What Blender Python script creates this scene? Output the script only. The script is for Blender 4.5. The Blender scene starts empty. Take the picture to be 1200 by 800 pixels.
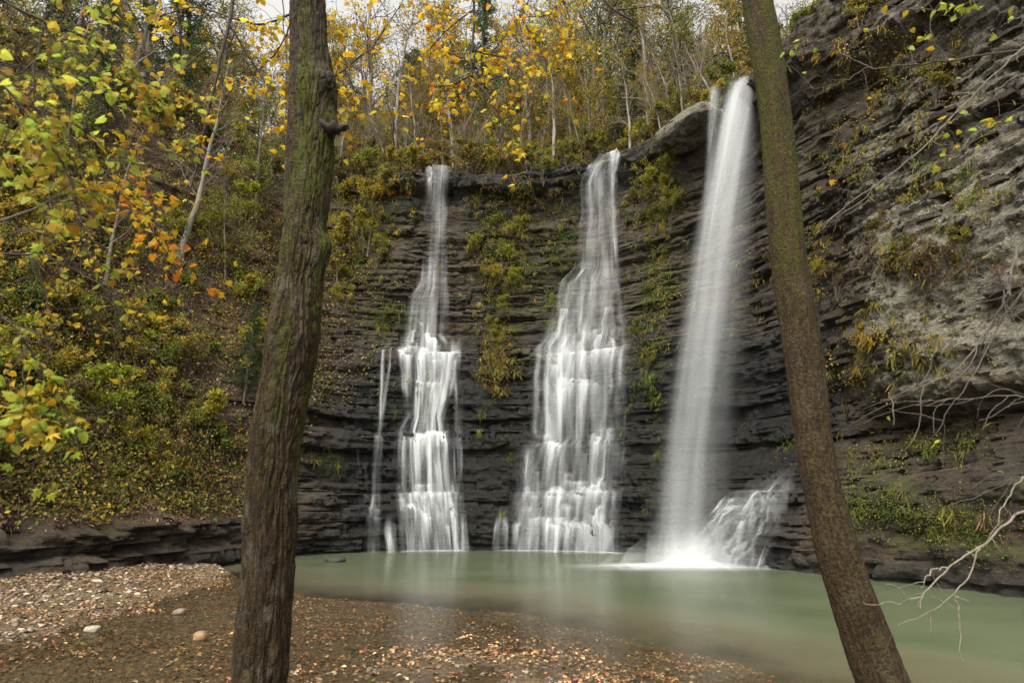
import bpy, math, random
import numpy as np

R = math.radians
scene = bpy.context.scene
COL = scene.collection
random.seed(7)
RNG = np.random.default_rng(11)

# ------------------------------------------------------------------ camera
PITCH = R(16.0)
CAMZ = 1.6
cam_d = bpy.data.cameras.new('camera')
cam_d.lens = 20.0
cam_d.sensor_width = 36.0
cam_d.clip_start = 0.05
cam_d.clip_end = 2000
cam_d.dof.use_dof = True
cam_d.dof.focus_distance = 14.0
cam_d.dof.aperture_fstop = 2.8
cam = bpy.data.objects.new('camera', cam_d)
COL.objects.link(cam)
cam.location = (0, 0, CAMZ)
cam.rotation_euler = (R(90) + PITCH, 0, 0)
scene.camera = cam

# ------------------------------------------------------------------ world, sun, exposure
SUN_EL, SUN_ROT = R(52), R(205)
w = bpy.data.worlds.new('World')
scene.world = w
w.use_nodes = True
nt = w.node_tree
nt.nodes.clear()
wo = nt.nodes.new('ShaderNodeOutputWorld')
bg = nt.nodes.new('ShaderNodeBackground')
sky = nt.nodes.new('ShaderNodeTexSky')
sky.sky_type = 'NISHITA'
sky.sun_disc = False
sky.sun_elevation = SUN_EL
sky.sun_rotation = SUN_ROT
sky.air_density = 1.0
sky.dust_density = 6.0
hs = nt.nodes.new('ShaderNodeHueSaturation')
hs.inputs['Saturation'].default_value = 0.06
nt.links.new(sky.outputs[0], hs.inputs['Color'])
wm = nt.nodes.new('ShaderNodeMix'); wm.data_type = 'RGBA'; wm.blend_type = 'MULTIPLY'
wm.inputs[0].default_value = 1.0
wm.inputs[7].default_value = (1.0, 0.985, 0.94, 1)
nt.links.new(hs.outputs[0], wm.inputs[6])
nt.links.new(wm.outputs[2], bg.inputs['Color'])
bg.inputs['Strength'].default_value = 0.15
nt.links.new(bg.outputs[0], wo.inputs['Surface'])

sun_d = bpy.data.lights.new('sun', 'SUN')
sun_d.energy = 0.6
sun_d.angle = R(25)
sun_d.color = (1.0, 0.93, 0.80)
sun = bpy.data.objects.new('sun', sun_d)
COL.objects.link(sun)
# nishita: rotation 0 is +Y, turning clockwise seen from above
sdir = (math.sin(SUN_ROT) * math.cos(SUN_EL), math.cos(SUN_ROT) * math.cos(SUN_EL), math.sin(SUN_EL))
from mathutils import Vector
sun.rotation_euler = Vector(sdir).to_track_quat('Z', 'Y').to_euler()

scene.view_settings.view_transform = 'Standard'
scene.view_settings.look = 'None'
scene.view_settings.exposure = 1.4
scene.view_settings.gamma = 1.0
scene.view_settings.use_curve_mapping = False
scene.cycles.max_bounces = 8
scene.cycles.diffuse_bounces = 3
scene.cycles.transparent_max_bounces = 40
scene.cycles.use_denoising = True

# ------------------------------------------------------------------ pixel rays (1200 x 800 photo)
F_PX = 1200 * 20.0 / 36.0
CP, SP = math.cos(PITCH), math.sin(PITCH)


def ray(px, py):
    x = (px - 600.0) / F_PX
    y = (400.0 - py) / F_PX
    return x, CP - y * SP, SP + y * CP


def at(px, py, Y):
    dx, dy, dz = ray(px, py)
    t = Y / dy
    return np.array((dx * t, Y, CAMZ + dz * t))


def project(X, Y, Z):
    zz = Z - CAMZ
    d = Y * CP + zz * SP
    u = -Y * SP + zz * CP
    d = np.maximum(d, 1e-3)
    return 600 + F_PX * X / d, 400 - F_PX * u / d


# ------------------------------------------------------------------ noise
def _h(ix, iy, iz, seed):
    h = (ix.astype(np.int64) * 374761393 + iy.astype(np.int64) * 668265263 + iz.astype(np.int64) * 1440662683 + seed * 974711) & 0xFFFFFFFF
    h = ((h ^ (h >> 13)) * 1274126177) & 0xFFFFFFFF
    h = ((h ^ (h >> 16)) * 2246822519) & 0xFFFFFFFF
    return (h ^ (h >> 15)).astype(np.float64) / 4294967295.0


def hash1(a, b=0, seed=0):
    a = np.asarray(a)
    return _h(a, np.zeros_like(a) + b, np.zeros_like(a), seed)


def vn(x, y, z=0.0, seed=0):
    x, y, z = np.broadcast_arrays(np.asarray(x, float), np.asarray(y, float), np.asarray(z, float))
    ix, iy, iz = np.floor(x), np.floor(y), np.floor(z)
    fx, fy, fz = x - ix, y - iy, z - iz
    fx = fx * fx * (3 - 2 * fx); fy = fy * fy * (3 - 2 * fy); fz = fz * fz * (3 - 2 * fz)
    ix, iy, iz = ix.astype(np.int64), iy.astype(np.int64), iz.astype(np.int64)
    flat = not np.any(fz)

    def pl(k):
        a = _h(ix, iy, k, seed); b = _h(ix + 1, iy, k, seed)
        c = _h(ix, iy + 1, k, seed); d = _h(ix + 1, iy + 1, k, seed)
        return (a * (1 - fx) + b * fx) * (1 - fy) + (c * (1 - fx) + d * fx) * fy
    p0 = pl(iz)
    if flat:
        return p0 * 2 - 1
    return (p0 * (1 - fz) + pl(iz + 1) * fz) * 2 - 1


def fbm(x, y, z=0.0, o=4, seed=0, g=0.5):
    s, a, t = 0.0, 1.0, 0.0
    for k in range(o):
        s = s + a * vn(np.asarray(x) * 2.03 ** k, np.asarray(y) * 2.03 ** k, np.asarray(z) * 2.03 ** k, seed + k * 17)
        t += a
        a *= g
    return s / t


def sst(a, b, x):
    t = np.clip((np.asarray(x, float) - a) / (b - a), 0, 1)
    return t * t * (3 - 2 * t)


# ------------------------------------------------------------------ mesh helpers
def mk_mesh(name, V, F, mat, smooth=True, col=None, attrs=None, uv=None):
    """V (n,3); F one array or a list of arrays (k,3)/(k,4); attrs: dict of float point attributes; col: (n,3|4) point colour."""
    V = np.asarray(V, np.float32)
    Fs = F if isinstance(F, list) else [F]
    Fs = [np.asarray(f, np.int32) for f in Fs if len(f)]
    me = bpy.data.meshes.new(name)
    nl = sum(f.size for f in Fs)
    nf = sum(len(f) for f in Fs)
    me.vertices.add(len(V)); me.loops.add(nl); me.polygons.add(nf)
    me.vertices.foreach_set('co', V.ravel())
    li = np.concatenate([f.ravel() for f in Fs])
    me.loops.foreach_set('vertex_index', li)
    st, k = [], 0
    for f in Fs:
        st.append(k + np.arange(len(f), dtype=np.int32) * f.shape[1]); k += f.size
    me.polygons.foreach_set('loop_start', np.concatenate(st).astype(np.int32))
    me.polygons.foreach_set('use_smooth', np.full(nf, bool(smooth)))
    me.update(calc_edges=True)
    if col is not None:
        c = np.ones((len(V), 4), np.float32)
        c[:, :col.shape[1]] = col
        a = me.attributes.new('col', 'FLOAT_COLOR', 'POINT')
        a.data.foreach_set('color', c.ravel())
    for k_, v in (attrs or {}).items():
        a = me.attributes.new(k_, 'FLOAT', 'POINT')
        a.data.foreach_set('value', np.asarray(v, np.float32).ravel())
    if uv is not None:
        l = me.uv_layers.new(name='UVMap')
        l.data.foreach_set('uv', np.asarray(uv, np.float32)[li].ravel())
    for m in (mat if isinstance(mat, (list, tuple)) else [mat]):
        me.materials.append(m)
    return me


def link(name, me, parent=None, loc=None):
    o = bpy.data.objects.new(name, me)
    COL.objects.link(o)
    if parent is not None:
        o.parent = parent
    if loc is not None:
        o.location = [float(c) for c in loc]
    return o


def tag(o, label, cat, group=None, kind=None):
    o['label'] = label
    o['category'] = cat
    if group:
        o['group'] = group
    if kind:
        o['kind'] = kind
    return o


def thing(name, loc, label, cat, group=None):
    return tag(link(name, None, None, loc), label, cat, group)


class Acc:
    """gathers verts / faces / colours of one mesh"""
    def __init__(self):
        self.V, self.F, self.C, self.n = [], [], [], 0

    def add(self, V, F, C=None):
        V = np.asarray(V, float)
        self.V.append(V)
        for f in (F if isinstance(F, list) else [F]):
            if len(f):
                self.F.append(np.asarray(f) + self.n)
        if C is None:
            C = (1, 1, 1)
        C = np.asarray(C, float)
        self.C.append(np.broadcast_to(C, (len(V), 3)))
        self.n += len(V)

    def mesh(self, name, mat, smooth=True):
        q = [f for f in self.F if f.shape[1] == 4]
        t = [f for f in self.F if f.shape[1] == 3]
        Fs = ([np.concatenate(q)] if q else []) + ([np.concatenate(t)] if t else [])
        return mk_mesh(name, np.concatenate(self.V), Fs, mat, smooth, col=np.concatenate(self.C))


def tube(pts, rad, sides=5):
    pts = np.asarray(pts, float)
    n = len(pts)
    rad = np.broadcast_to(np.asarray(rad, float), (n,))
    T = np.gradient(pts, axis=0)
    T /= np.linalg.norm(T, axis=1, keepdims=True) + 1e-9
    ref = np.array((0.31, 0.95, 0.05)) if abs(T[:, 2]).mean() > 0.7 else np.array((0.05, 0.1, 0.99))
    A = np.cross(T, ref); A /= np.linalg.norm(A, axis=1, keepdims=True) + 1e-9
    B = np.cross(T, A)
    th = np.arange(sides) * 2 * np.pi / sides
    V = pts[:, None] + rad[:, None, None] * (A[:, None] * np.cos(th)[None, :, None] + B[:, None] * np.sin(th)[None, :, None])
    V = V.reshape(-1, 3)
    i = np.arange(n - 1)[:, None] * sides
    j = np.arange(sides)[None]
    j2 = (j + 1) % sides
    F = np.stack([i + j, i + j2, i + sides + j2, i + sides + j], -1).reshape(-1, 4)
    return V, F


def smooth_path(P, n):
    P = np.asarray(P, float)
    Q = np.vstack([2 * P[0] - P[1], P, 2 * P[-1] - P[-2]])
    out = []
    m = len(P) - 1
    for t in np.linspace(0, m - 1e-6, n):
        k = int(t); f = t - k
        a, b, c, d = Q[k], Q[k + 1], Q[k + 2], Q[k + 3]
        out.append(0.5 * ((2 * b) + (-a + c) * f + (2 * a - 5 * b + 4 * c - d) * f * f + (-a + 3 * b - 3 * c + d) * f ** 3))
    return np.array(out)


def rand_unit(n, rng):
    v = rng.normal(size=(n, 3))
    return v / np.linalg.norm(v, axis=1, keepdims=True)


def leaf_quads(P, D, N, size, aspect=0.6, bend=0.15):
    """diamond leaves folded along the midrib: P base points, D length direction, N rough normal"""
    n = len(P)
    size = np.broadcast_to(np.asarray(size, float), (n,))[:, None]
    D = D / (np.linalg.norm(D, axis=1, keepdims=True) + 1e-9)
    S = np.cross(D, N); S /= np.linalg.norm(S, axis=1, keepdims=True) + 1e-9
    U = np.cross(S, D)
    a = P
    b = P + D * size * 0.45 + S * size * aspect * 0.5 + U * size * bend
    c = P + D * size - U * size * bend * 0.6
    d = P + D * size * 0.45 - S * size * aspect * 0.5 + U * size * bend
    V = np.stack([a, b, c, d], 1).reshape(-1, 3)
    k = np.arange(n)[:, None] * 4
    F = np.concatenate([k + np.array([[0, 1, 2]]), k + np.array([[0, 2, 3]])])
    return V, F


def pick_cols(n, pal, rng, jit=0.12):
    pal = np.asarray(pal, float)
    c = pal[rng.integers(0, len(pal), n)]
    return np.clip(c * (1 + rng.normal(size=(n, 1)) * jit * 1.6) * (1 + rng.normal(size=(n, 3)) * jit * 0.3), 0.002, 0.9)


# ------------------------------------------------------------------ materials
def new_mat(name):
    m = bpy.data.materials.new(name)
    m.use_nodes = True
    m.node_tree.nodes.clear()
    return m, m.node_tree


class NB:
    def __init__(self, nt):
        self.nt = nt

    def n(self, t, **kw):
        nd = self.nt.nodes.new(t)
        for k, v in kw.items():
            setattr(nd, k, v)
        return nd

    def l(self, a, b):
        self.nt.links.new(a, b)

    def set(self, sock, v):
        if hasattr(v, 'is_output') or isinstance(v, bpy.types.NodeSocket):
            self.l(v, sock)
        else:
            sock.default_value = v

    def mapping(self, vec, scale):
        m = self.n('ShaderNodeMapping')
        m.inputs['Scale'].default_value = scale
        self.l(vec, m.inputs['Vector'])
        return m.outputs[0]

    def noise(self, vec, scale, detail=4, rough=0.55, dist=0.0):
        n = self.n('ShaderNodeTexNoise')
        n.inputs['Scale'].default_value = scale
        n.inputs['Detail'].default_value = detail
        n.inputs['Roughness'].default_value = rough
        n.inputs['Distortion'].default_value = dist
        self.l(vec, n.inputs['Vector'])
        return n.outputs['Fac']

    def math(self, op, a, b=None, clamp=False):
        n = self.n('ShaderNodeMath', operation=op)
        n.use_clamp = clamp
        self.set(n.inputs[0], a)
        if b is not None:
            self.set(n.inputs[1], b)
        return n.outputs[0]

    def ramp(self, fac, stops):
        n = self.n('ShaderNodeValToRGB')
        e = n.color_ramp.elements
        while len(e) < len(stops):
            e.new(0.5)
        for el, (p, c) in zip(e, stops):
            el.position = p
            el.color = (c[0], c[1], c[2], 1) if not np.isscalar(c) else (c, c, c, 1)
        self.l(fac, n.inputs[0])
        return n.outputs[0]

    def mix(self, fac, a, b):
        n = self.n('ShaderNodeMix', data_type='RGBA')
        self.set(n.inputs[0], fac)
        self.set(n.inputs[6], a if not isinstance(a, tuple) else (*a, 1))
        self.set(n.inputs[7], b if not isinstance(b, tuple) else (*b, 1))
        return n.outputs[2]

    def mul(self, a, b):
        n = self.n('ShaderNodeMix', data_type='RGBA', blend_type='MULTIPLY')
        n.inputs[0].default_value = 1
        self.set(n.inputs[6], a); self.set(n.inputs[7], b)
        return n.outputs[2]

    def attr(self, name):
        return self.n('ShaderNodeAttribute', attribute_name=name)

    def bump(self, h, strength=0.5, dist=0.05, prev=None):
        b = self.n('ShaderNodeBump')
        b.inputs['Strength'].default_value = strength
        b.inputs['Distance'].default_value = dist
        self.l(h, b.inputs['Height'])
        if prev is not None:
            self.l(prev, b.inputs['Normal'])
        return b.outputs[0]

    def out(self, sh):
        o = self.n('ShaderNodeOutputMaterial')
        self.l(sh, o.inputs['Surface'])

    def principled(self, col, rough=0.8, normal=None, spec=0.3):
        p = self.n('ShaderNodeBsdfPrincipled')
        self.set(p.inputs['Base Color'], col if not isinstance(col, tuple) else (*col, 1))
        self.set(p.inputs['Roughness'], rough)
        self.set(p.inputs['Specular IOR Level'], spec)
        if normal is not None:
            self.l(normal, p.inputs['Normal'])
        return p.outputs[0]


def mat_rock():
    m, t = new_mat('layered_sandstone')
    b = NB(t)
    pos = b.n('ShaderNodeNewGeometry').outputs['Position']
    band = b.noise(b.mapping(pos, (0.25, 0.25, 2.6)), 1.0, 8, 0.65, 0.3)
    blot = b.noise(b.mapping(pos, (1, 1, 1.7)), 0.9, 7, 0.65)
    fine = b.noise(b.mapping(pos, (1, 1, 2.2)), 14, 6, 0.7)
    c = b.ramp(band, [(0.30, (0.020, 0.015, 0.010)), (0.44, (0.058, 0.043, 0.027)), (0.54, (0.032, 0.025, 0.017)), (0.66, (0.085, 0.064, 0.040)), (0.78, (0.044, 0.034, 0.023))])
    c = b.mix(b.ramp(blot, [(0.45, 0.0), (0.62, 0.55)]), c, (0.082, 0.050, 0.024))
    c = b.mul(c, b.ramp(fine, [(0.28, 0.35), (0.5, 0.95), (0.72, 2.1)]))
    jt = b.noise(b.mapping(pos, (2.2, 2.2, 0.35)), 1.6, 6, 0.7)
    c = b.mul(c, b.ramp(jt, [(0.36, 0.55), (0.48, 1.0), (0.62, 1.0), (0.72, 1.35)]))
    # pale lichen
    lich = b.attr('lich').outputs['Fac']
    ln = b.noise(b.mapping(pos, (1, 1, 1.3)), 2.1, 9, 0.72, 0.4)
    lf = b.math('MULTIPLY', b.ramp(ln, [(0.40, 0.0), (0.54, 1.0)]), lich, True)
    c = b.mix(lf, c, b.mix(b.ramp(fine, [(0.35, 0.0), (0.65, 1.0)]), (0.085, 0.077, 0.054), (0.42, 0.39, 0.30)))
    # moss
    moss = b.attr('moss').outputs['Fac']
    mn = b.noise(pos, 3.5, 7, 0.7)
    mf = b.ramp(b.math('ADD', moss, b.math('MULTIPLY', b.math('SUBTRACT', mn, 0.5), 0.9)), [(0.42, 0.0), (0.62, 0.9)])
    c = b.mix(mf, c, b.mix(fine, (0.024, 0.032, 0.007), (0.085, 0.095, 0.016)))
    # leaf litter and soil lying on the flatter ground
    lit = b.attr('litter').outputs['Fac']
    li = b.noise(pos, 9, 8, 0.75)
    lcol = b.ramp(li, [(0.3, (0.030, 0.019, 0.011)), (0.47, (0.095, 0.062, 0.034)), (0.56, (0.15, 0.10, 0.052)), (0.7, (0.08, 0.06, 0.03))])
    c = b.mix(lit, c, lcol)
    # wet
    wet = b.attr('wet').outputs['Fac']
    c = b.mix(wet, c, b.mul(c, (0.42, 0.50, 0.60, 1)))
    hsn = b.n('ShaderNodeHueSaturation'); b.l(c, hsn.inputs['Color']); b.l(b.math('SUBTRACT', 1.0, b.math('MULTIPLY', wet, 0.55)), hsn.inputs['Saturation']); c = hsn.outputs[0]
    rough = b.math('SUBTRACT', 0.85, b.math('MULTIPLY', wet, b.ramp(fine, [(0.3, 0.60), (0.7, 0.34)])))
    h = b.math('ADD', b.math('MULTIPLY', b.noise(b.mapping(pos, (1, 1, 3.5)), 4, 9, 0.72), 1.0), b.math('MULTIPLY', b.noise(b.mapping(pos, (1, 1, 2.4)), 11, 8, 0.75), 0.75))
    nrm = b.bump(h, 1.0, 0.20)
    b.out(b.principled(c, rough, nrm, 0.4))
    return m


def mat_soil(name, wetdark=False):
    m, t = new_mat(name)
    b = NB(t)
    pos = b.n('ShaderNodeNewGeometry').outputs['Position']
    li = b.noise(pos, 16, 8, 0.75)
    c = b.ramp(li, [(0.3, (0.022, 0.014, 0.008)), (0.47, (0.070, 0.045, 0.023)), (0.56, (0.12, 0.082, 0.043)), (0.7, (0.06, 0.042, 0.022))])
    v = b.n('ShaderNodeTexVoronoi')
    v.inputs['Scale'].default_value = 13
    b.l(pos, v.inputs['Vector'])
    c = b.mix(b.ramp(b.noise(pos, 1.3, 4), [(0.4, 0.25), (0.65, 0.75)]), c, b.ramp(b.math('FRACT', b.math('MULTIPLY', v.outputs['Distance'], 7.3)), [(0.1, (0.06, 0.037, 0.019)), (0.5, (0.11, 0.075, 0.04)), (0.9, (0.19, 0.14, 0.08))]))
    nrm = b.bump(b.math('ADD', li, v.outputs['Distance']), 0.7, 0.04)
    b.out(b.principled(c, 0.8, nrm, 0.3))
    return m


def mat_leaf(name, trans=0.45, rough=0.55, vary=0.25):
    m, t = new_mat(name)
    b = NB(t)
    c = b.attr('col').outputs['Color']
    oi = b.n('ShaderNodeObjectInfo').outputs['Random']
    h = b.n('ShaderNodeHueSaturation')
    b.l(c, h.inputs['Color'])
    b.l(b.math('ADD', b.math('MULTIPLY', oi, 0.03), 0.485), h.inputs['Hue'])
    b.l(b.math('ADD', b.math('MULTIPLY', oi, vary), 1 - vary / 2), h.inputs['Value'])
    c = h.outputs[0]
    p = b.principled(c, rough, None, 0.25)
    tr = b.n('ShaderNodeBsdfTranslucent')
    b.l(c, tr.inputs['Color'])
    mx = b.n('ShaderNodeMixShader')
    mx.inputs[0].default_value = trans
    b.l(p, mx.inputs[1]); b.l(tr.outputs[0], mx.inputs[2])
    b.out(mx.outputs[0])
    return m


def mat_bark(name, dark, light, mosscol, zs=1.0, vstretch=.22, grey=(0.25, 0.24, 0.21), lichen=0.35):
    m, t = new_mat(name)
    b = NB(t)
    tc = b.n('ShaderNodeTexCoord').outputs['Object']
    n1 = b.noise(b.mapping(tc, (1, 1, vstretch)), 26 * zs, 7, 0.65)
    n2 = b.noise(tc, 5, 6, 0.6)
    n3 = b.noise(tc, 60, 4, 0.6)
    c = b.mix(b.ramp(n1, [(0.35, 0.0), (0.62, 1.0)]), dark, light)
    c = b.mix(b.ramp(n2, [(0.52, 0.0), (0.68, lichen)]), c, grey)
    c = b.mul(c, b.ramp(n3, [(0.25, 0.6), (0.75, 1.35)]))
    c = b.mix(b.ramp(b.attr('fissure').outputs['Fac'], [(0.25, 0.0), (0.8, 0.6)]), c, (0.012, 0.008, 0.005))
    moss = b.attr('moss').outputs['Fac']
    mf = b.ramp(b.math('ADD', moss, b.math('MULTIPLY', b.math('SUBTRACT', b.noise(tc, 16, 6, 0.7), 0.5), 1.1)), [(0.40, 0.0), (0.62, 0.92)])
    c = b.mix(mf, c, b.mix(b.ramp(n3, [(0.35, 0.0), (0.65, 1.0)]), mosscol, tuple(k * 2.6 for k in mosscol)))
    sp_ = b.n('ShaderNodeTexVoronoi'); sp_.inputs['Scale'].default_value = 55; b.l(tc, sp_.inputs['Vector'])
    c = b.mix(b.math('MULTIPLY', b.ramp(sp_.outputs['Distance'], [(0.10, 0.7), (0.22, 0.0)]), b.ramp(n2, [(0.42, 0.0), (0.6, 1.0)])), c, grey)
    nrm = b.bump(b.math('ADD', n1, n3), 1.0, 0.025)
    b.out(b.principled(c, 0.88, nrm, 0.2))
    return m


def mat_col(name, rough=0.85, bumps=0.4, scale=30, spec=0.3, gloss=0.0):
    """colour from the mesh, a little grain on top"""
    m, t = new_mat(name)
    b = NB(t)
    tc = b.n('ShaderNodeTexCoord').outputs['Object']
    n = b.noise(tc, scale, 5, 0.65)
    c = b.mul(b.attr('col').outputs['Color'], b.ramp(n, [(0.25, 0.65), (0.75, 1.3)]))
    b.out(b.principled(c, rough, b.bump(n, bumps, 0.02), spec))
    return m


def mat_water():
    m, t = new_mat('pool_water')
    b = NB(t)
    pos = b.n('ShaderNodeNewGeometry').outputs['Position']
    d = b.attr('depth').outputs['Fac']
    turb = b.ramp(d, [(0.0, 0.0), (0.08, 0.08), (0.28, 0.45), (0.6, 0.82), (1.0, 0.91)])
    silt = b.noise(b.mapping(pos, (0.5, 0.9, 1)), 0.7, 4, 0.5)
    c = b.mix(b.ramp(d, [(0.12, 0.0), (0.75, 1.0)]), (0.235, 0.205, 0.125), b.mix(b.ramp(silt, [(0.35, 0.0), (0.7, 1.0)]), (0.094, 0.118, 0.062), (0.136, 0.158, 0.090)))
    df = b.n('ShaderNodeBsdfDiffuse'); b.l(c, df.inputs['Color'])
    tr = b.n('ShaderNodeBsdfTransparent'); tr.inputs['Color'].default_value = (0.97, 0.94, 0.86, 1)
    mx = b.n('ShaderNodeMixShader'); b.l(turb, mx.inputs[0]); b.l(tr.outputs[0], mx.inputs[1]); b.l(df.outputs[0], mx.inputs[2])
    rip = b.noise(b.mapping(pos, (0.7, 2.2, 1)), 1.6, 5, 0.6)
    nrm = b.bump(rip, 0.10, 0.08)
    gl = b.n('ShaderNodeBsdfGlossy'); gl.inputs['Roughness'].default_value = 0.20
    gl.inputs['Color'].default_value = (0.55, 0.55, 0.55, 1)
    b.l(nrm, gl.inputs['Normal'])
    fr = b.n('ShaderNodeFresnel'); fr.inputs['IOR'].default_value = 1.33
    b.l(nrm, fr.inputs['Normal'])
    m2 = b.n('ShaderNodeMixShader'); b.l(fr.outputs[0], m2.inputs[0]); b.l(mx.outputs[0], m2.inputs[1]); b.l(gl.outputs[0], m2.inputs[2])
    b.out(m2.outputs[0])
    return m


def mat_fall(name, us=12.0, vs=0.5, lo=0.22, hi=0.80, gain=1.0):
    """falling water: white scattering where the streaks are dense, clear between"""
    m, t = new_mat(name)
    b = NB(t)
    uv = b.n('ShaderNodeUVMap').outputs[0]
    seg = b.attr('seg').outputs['Fac']
    cmb = b.n('ShaderNodeCombineXYZ'); b.l(seg, cmb.inputs['Z'])
    mp = b.mapping(uv, (us, vs, 1))
    ad = b.n('ShaderNodeVectorMath', operation='ADD'); b.l(mp, ad.inputs[0]); b.l(cmb.outputs[0], ad.inputs[1])
    n1 = b.noise(ad.outputs[0], 1.0, 3, 0.5)
    d = b.attr('dens').outputs['Fac']
    st = b.ramp(n1, [(lo, 0.0), (hi, 1.0)])
    a = b.math('MULTIPLY', d, b.math('ADD', b.math('MULTIPLY', st, 0.36), b.math('MULTIPLY', d, 0.20)))
    a = b.math('MULTIPLY', a, gain, True)
    p = b.n('ShaderNodeBsdfDiffuse'); p.inputs['Color'].default_value = (0.80, 0.82, 0.83, 1)
    tl = b.n('ShaderNodeBsdfTranslucent'); tl.inputs['Color'].default_value = (0.80, 0.82, 0.83, 1)
    mw = b.n('ShaderNodeMixShader'); mw.inputs[0].default_value = 0.35
    b.l(p.outputs[0], mw.inputs[1]); b.l(tl.outputs[0], mw.inputs[2])
    tr = b.n('ShaderNodeBsdfTransparent')
    mx = b.n('ShaderNodeMixShader'); b.l(a, mx.inputs[0]); b.l(tr.outputs[0], mx.inputs[1]); b.l(mw.outputs[0], mx.inputs[2])
    b.out(mx.outputs[0])
    return m


M_ROCK = mat_rock()
M_BED = mat_soil('creek_bed_silt')
M_LEAF = mat_leaf('leaf_tissue', 0.55)
M_LITTER = mat_leaf('fallen_leaf', 0.1, 0.8)
M_WOOD = mat_col('grey_twig_bark', 0.9, 0.5, 40)
M_STONE = mat_col('creek_stone', 0.75, 0.4, 25)
M_WATER = mat_water()
M_FALL = mat_fall('falling_water')
M_SPRAY = mat_fall('falling_spray', 9.0, 0.25, 0.05, 0.95)
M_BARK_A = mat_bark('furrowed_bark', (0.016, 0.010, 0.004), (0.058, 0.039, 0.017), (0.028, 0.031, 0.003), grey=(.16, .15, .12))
M_BARK_B = mat_bark('mossy_smooth_bark', (0.020, 0.012, 0.005), (0.066, 0.043, 0.018), (0.024, 0.024, 0.002), 2.2, .6, grey=(.16, .14, .11), lichen=0.12)

# ------------------------------------------------------------------ the amphitheatre: plan curve and profiles
BASE = np.array([(-17, -8), (-15.2, 1), (-11.4, 8.2), (-8.9, 12.4), (-7.9, 16.2), (-7.2, 19.4), (-5.0, 21.2), (0, 21.8),
                 (3.3, 20.9), (5.5, 18.5), (6.8, 15.4), (7.8, 12.8), (9.0, 10.4), (10.7, 7), (12.9, 2), (14.8, -5)], float)
_bp = smooth_path(BASE, 3000)
_bl = np.concatenate([[0], np.cumsum(np.linalg.norm(np.diff(_bp, axis=0), axis=1))])
SMAX = _bl[-1]
S_TAB = np.arange(0, SMAX, 0.05)
B_TAB = np.stack([np.interp(S_TAB, _bl, _bp[:, k]) for k in (0, 1)], 1)
_t = np.gradient(B_TAB, axis=0); _t /= np.linalg.norm(_t, axis=1, keepdims=True)
_n = np.stack([-_t[:, 1], _t[:, 0]], 1)
_k = np.exp(-np.linspace(-2.5, 2.5, 61) ** 2); _k /= _k.sum()
N_TAB = np.stack([np.convolve(np.pad(_n[:, k], 30, 'edge'), _k, 'valid') for k in (0, 1)], 1)
N_TAB /= np.linalg.norm(N_TAB, axis=1, keepdims=True)
S_CP = np.array([S_TAB[np.argmin(((B_TAB - p) ** 2).sum(1))] for p in BASE])   # arc length of each control point
(sA0, sA, sB, sC, sD, sE0, sE, sF, sG, sH, sI, sJ, sK, sL, sM, sN) = S_CP


def base_xy(s):
    return np.interp(s, S_TAB, B_TAB[:, 0]), np.interp(s, S_TAB, B_TAB[:, 1])


def norm_xy(s):
    return np.interp(s, S_TAB, N_TAB[:, 0]), np.interp(s, S_TAB, N_TAB[:, 1])


def place(s, r, z):
    bx, by = base_xy(s); nx, ny = norm_xy(s)
    return np.stack([bx + nx * r, by + ny * r, np.broadcast_to(z, np.shape(bx)) + 0 * bx], -1)


def HH(s):
    return np.interp(s, [0, sC, sD, sE0, sE, sF, sG, sH, sI, sJ, sK, sL, sN],
                     [15.0, 16.0, 16.6, 16.9, 17.0, 17.0, 17.2, 16.9, 16.9, 18.3, 19.5, 21, 22])


_HILL = [(-1, -.2), (0, 0), (.45, .1), (.55, .45), (1.0, .5), (1.15, 1.1), (2, 2.0), (5, 4.2), (9, 6.6), (13, 8.8), (16, 10.5), (17.5, 12)]
_TRAN = [(-1, -.1), (0, 0), (1.6, .2), (1.75, .45), (4, .8), (5.2, 1.1), (7, 2.1), (9, 3.2), (12, 4.6), (15, 5.8), (17, 6.8)]
_CEN1 = [(-1, -.1), (0, 0), (.75, .05), (.88, .35), (1.6, .42), (1.75, .75), (3.2, .85), (3.4, 1.05), (4.3, 1.1), (4.5, 1.4), (7.9, 1.7), (8.15, 2.25), (9.9, 2.35), (10.1, 2.7), (12.3, 2.85), (12.6, 3.2), (14.6, 3.3), (16.1, 3.1), (16.3, 2.6), (17.2, 2.6)]
_CEN2 = [(-1, -.1), (0, 0), (.85, .05), (1.0, .5), (2.0, .55), (2.2, 1.0), (3.7, 1.05), (3.9, 1.45), (6.3, 1.55), (6.6, 1.8), (7.8, 1.85), (8.05, 2.05), (8.7, 2.1), (8.9, 2.35), (9.6, 2.4), (9.8, 2.65), (10.6, 2.7), (10.9, 3.0), (13.5, 3.05), (15.8, 3.0), (16.3, 2.5), (17.4, 2.5)]
_FALL3 = [(-1, -.2), (0, 0), (.9, .3), (1.8, .9), (2.6, 1.5), (3.4, 2.6), (4.6, 3.0), (8, 3.3), (11, 3.4), (14, 3.5), (15.6, 3.4), (16.0, 2.7), (17.2, 2.8)]
_RIGHT = [(-1, -.3), (0, 0), (.8, .2), (1.0, .5), (2.0, 1.0), (2.2, 1.6), (3.0, 2.6), (3.5, 3.1), (3.9, 2.9), (4.2, 2.2), (5, 1.9), (7, 2.0), (8.8, 2.4), (9.1, 2.9), (11.5, 3.2), (13, 3.9), (14.6, 4.0), (15.2, 3.1), (18.5, 3.4), (22, 4.5)]
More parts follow.
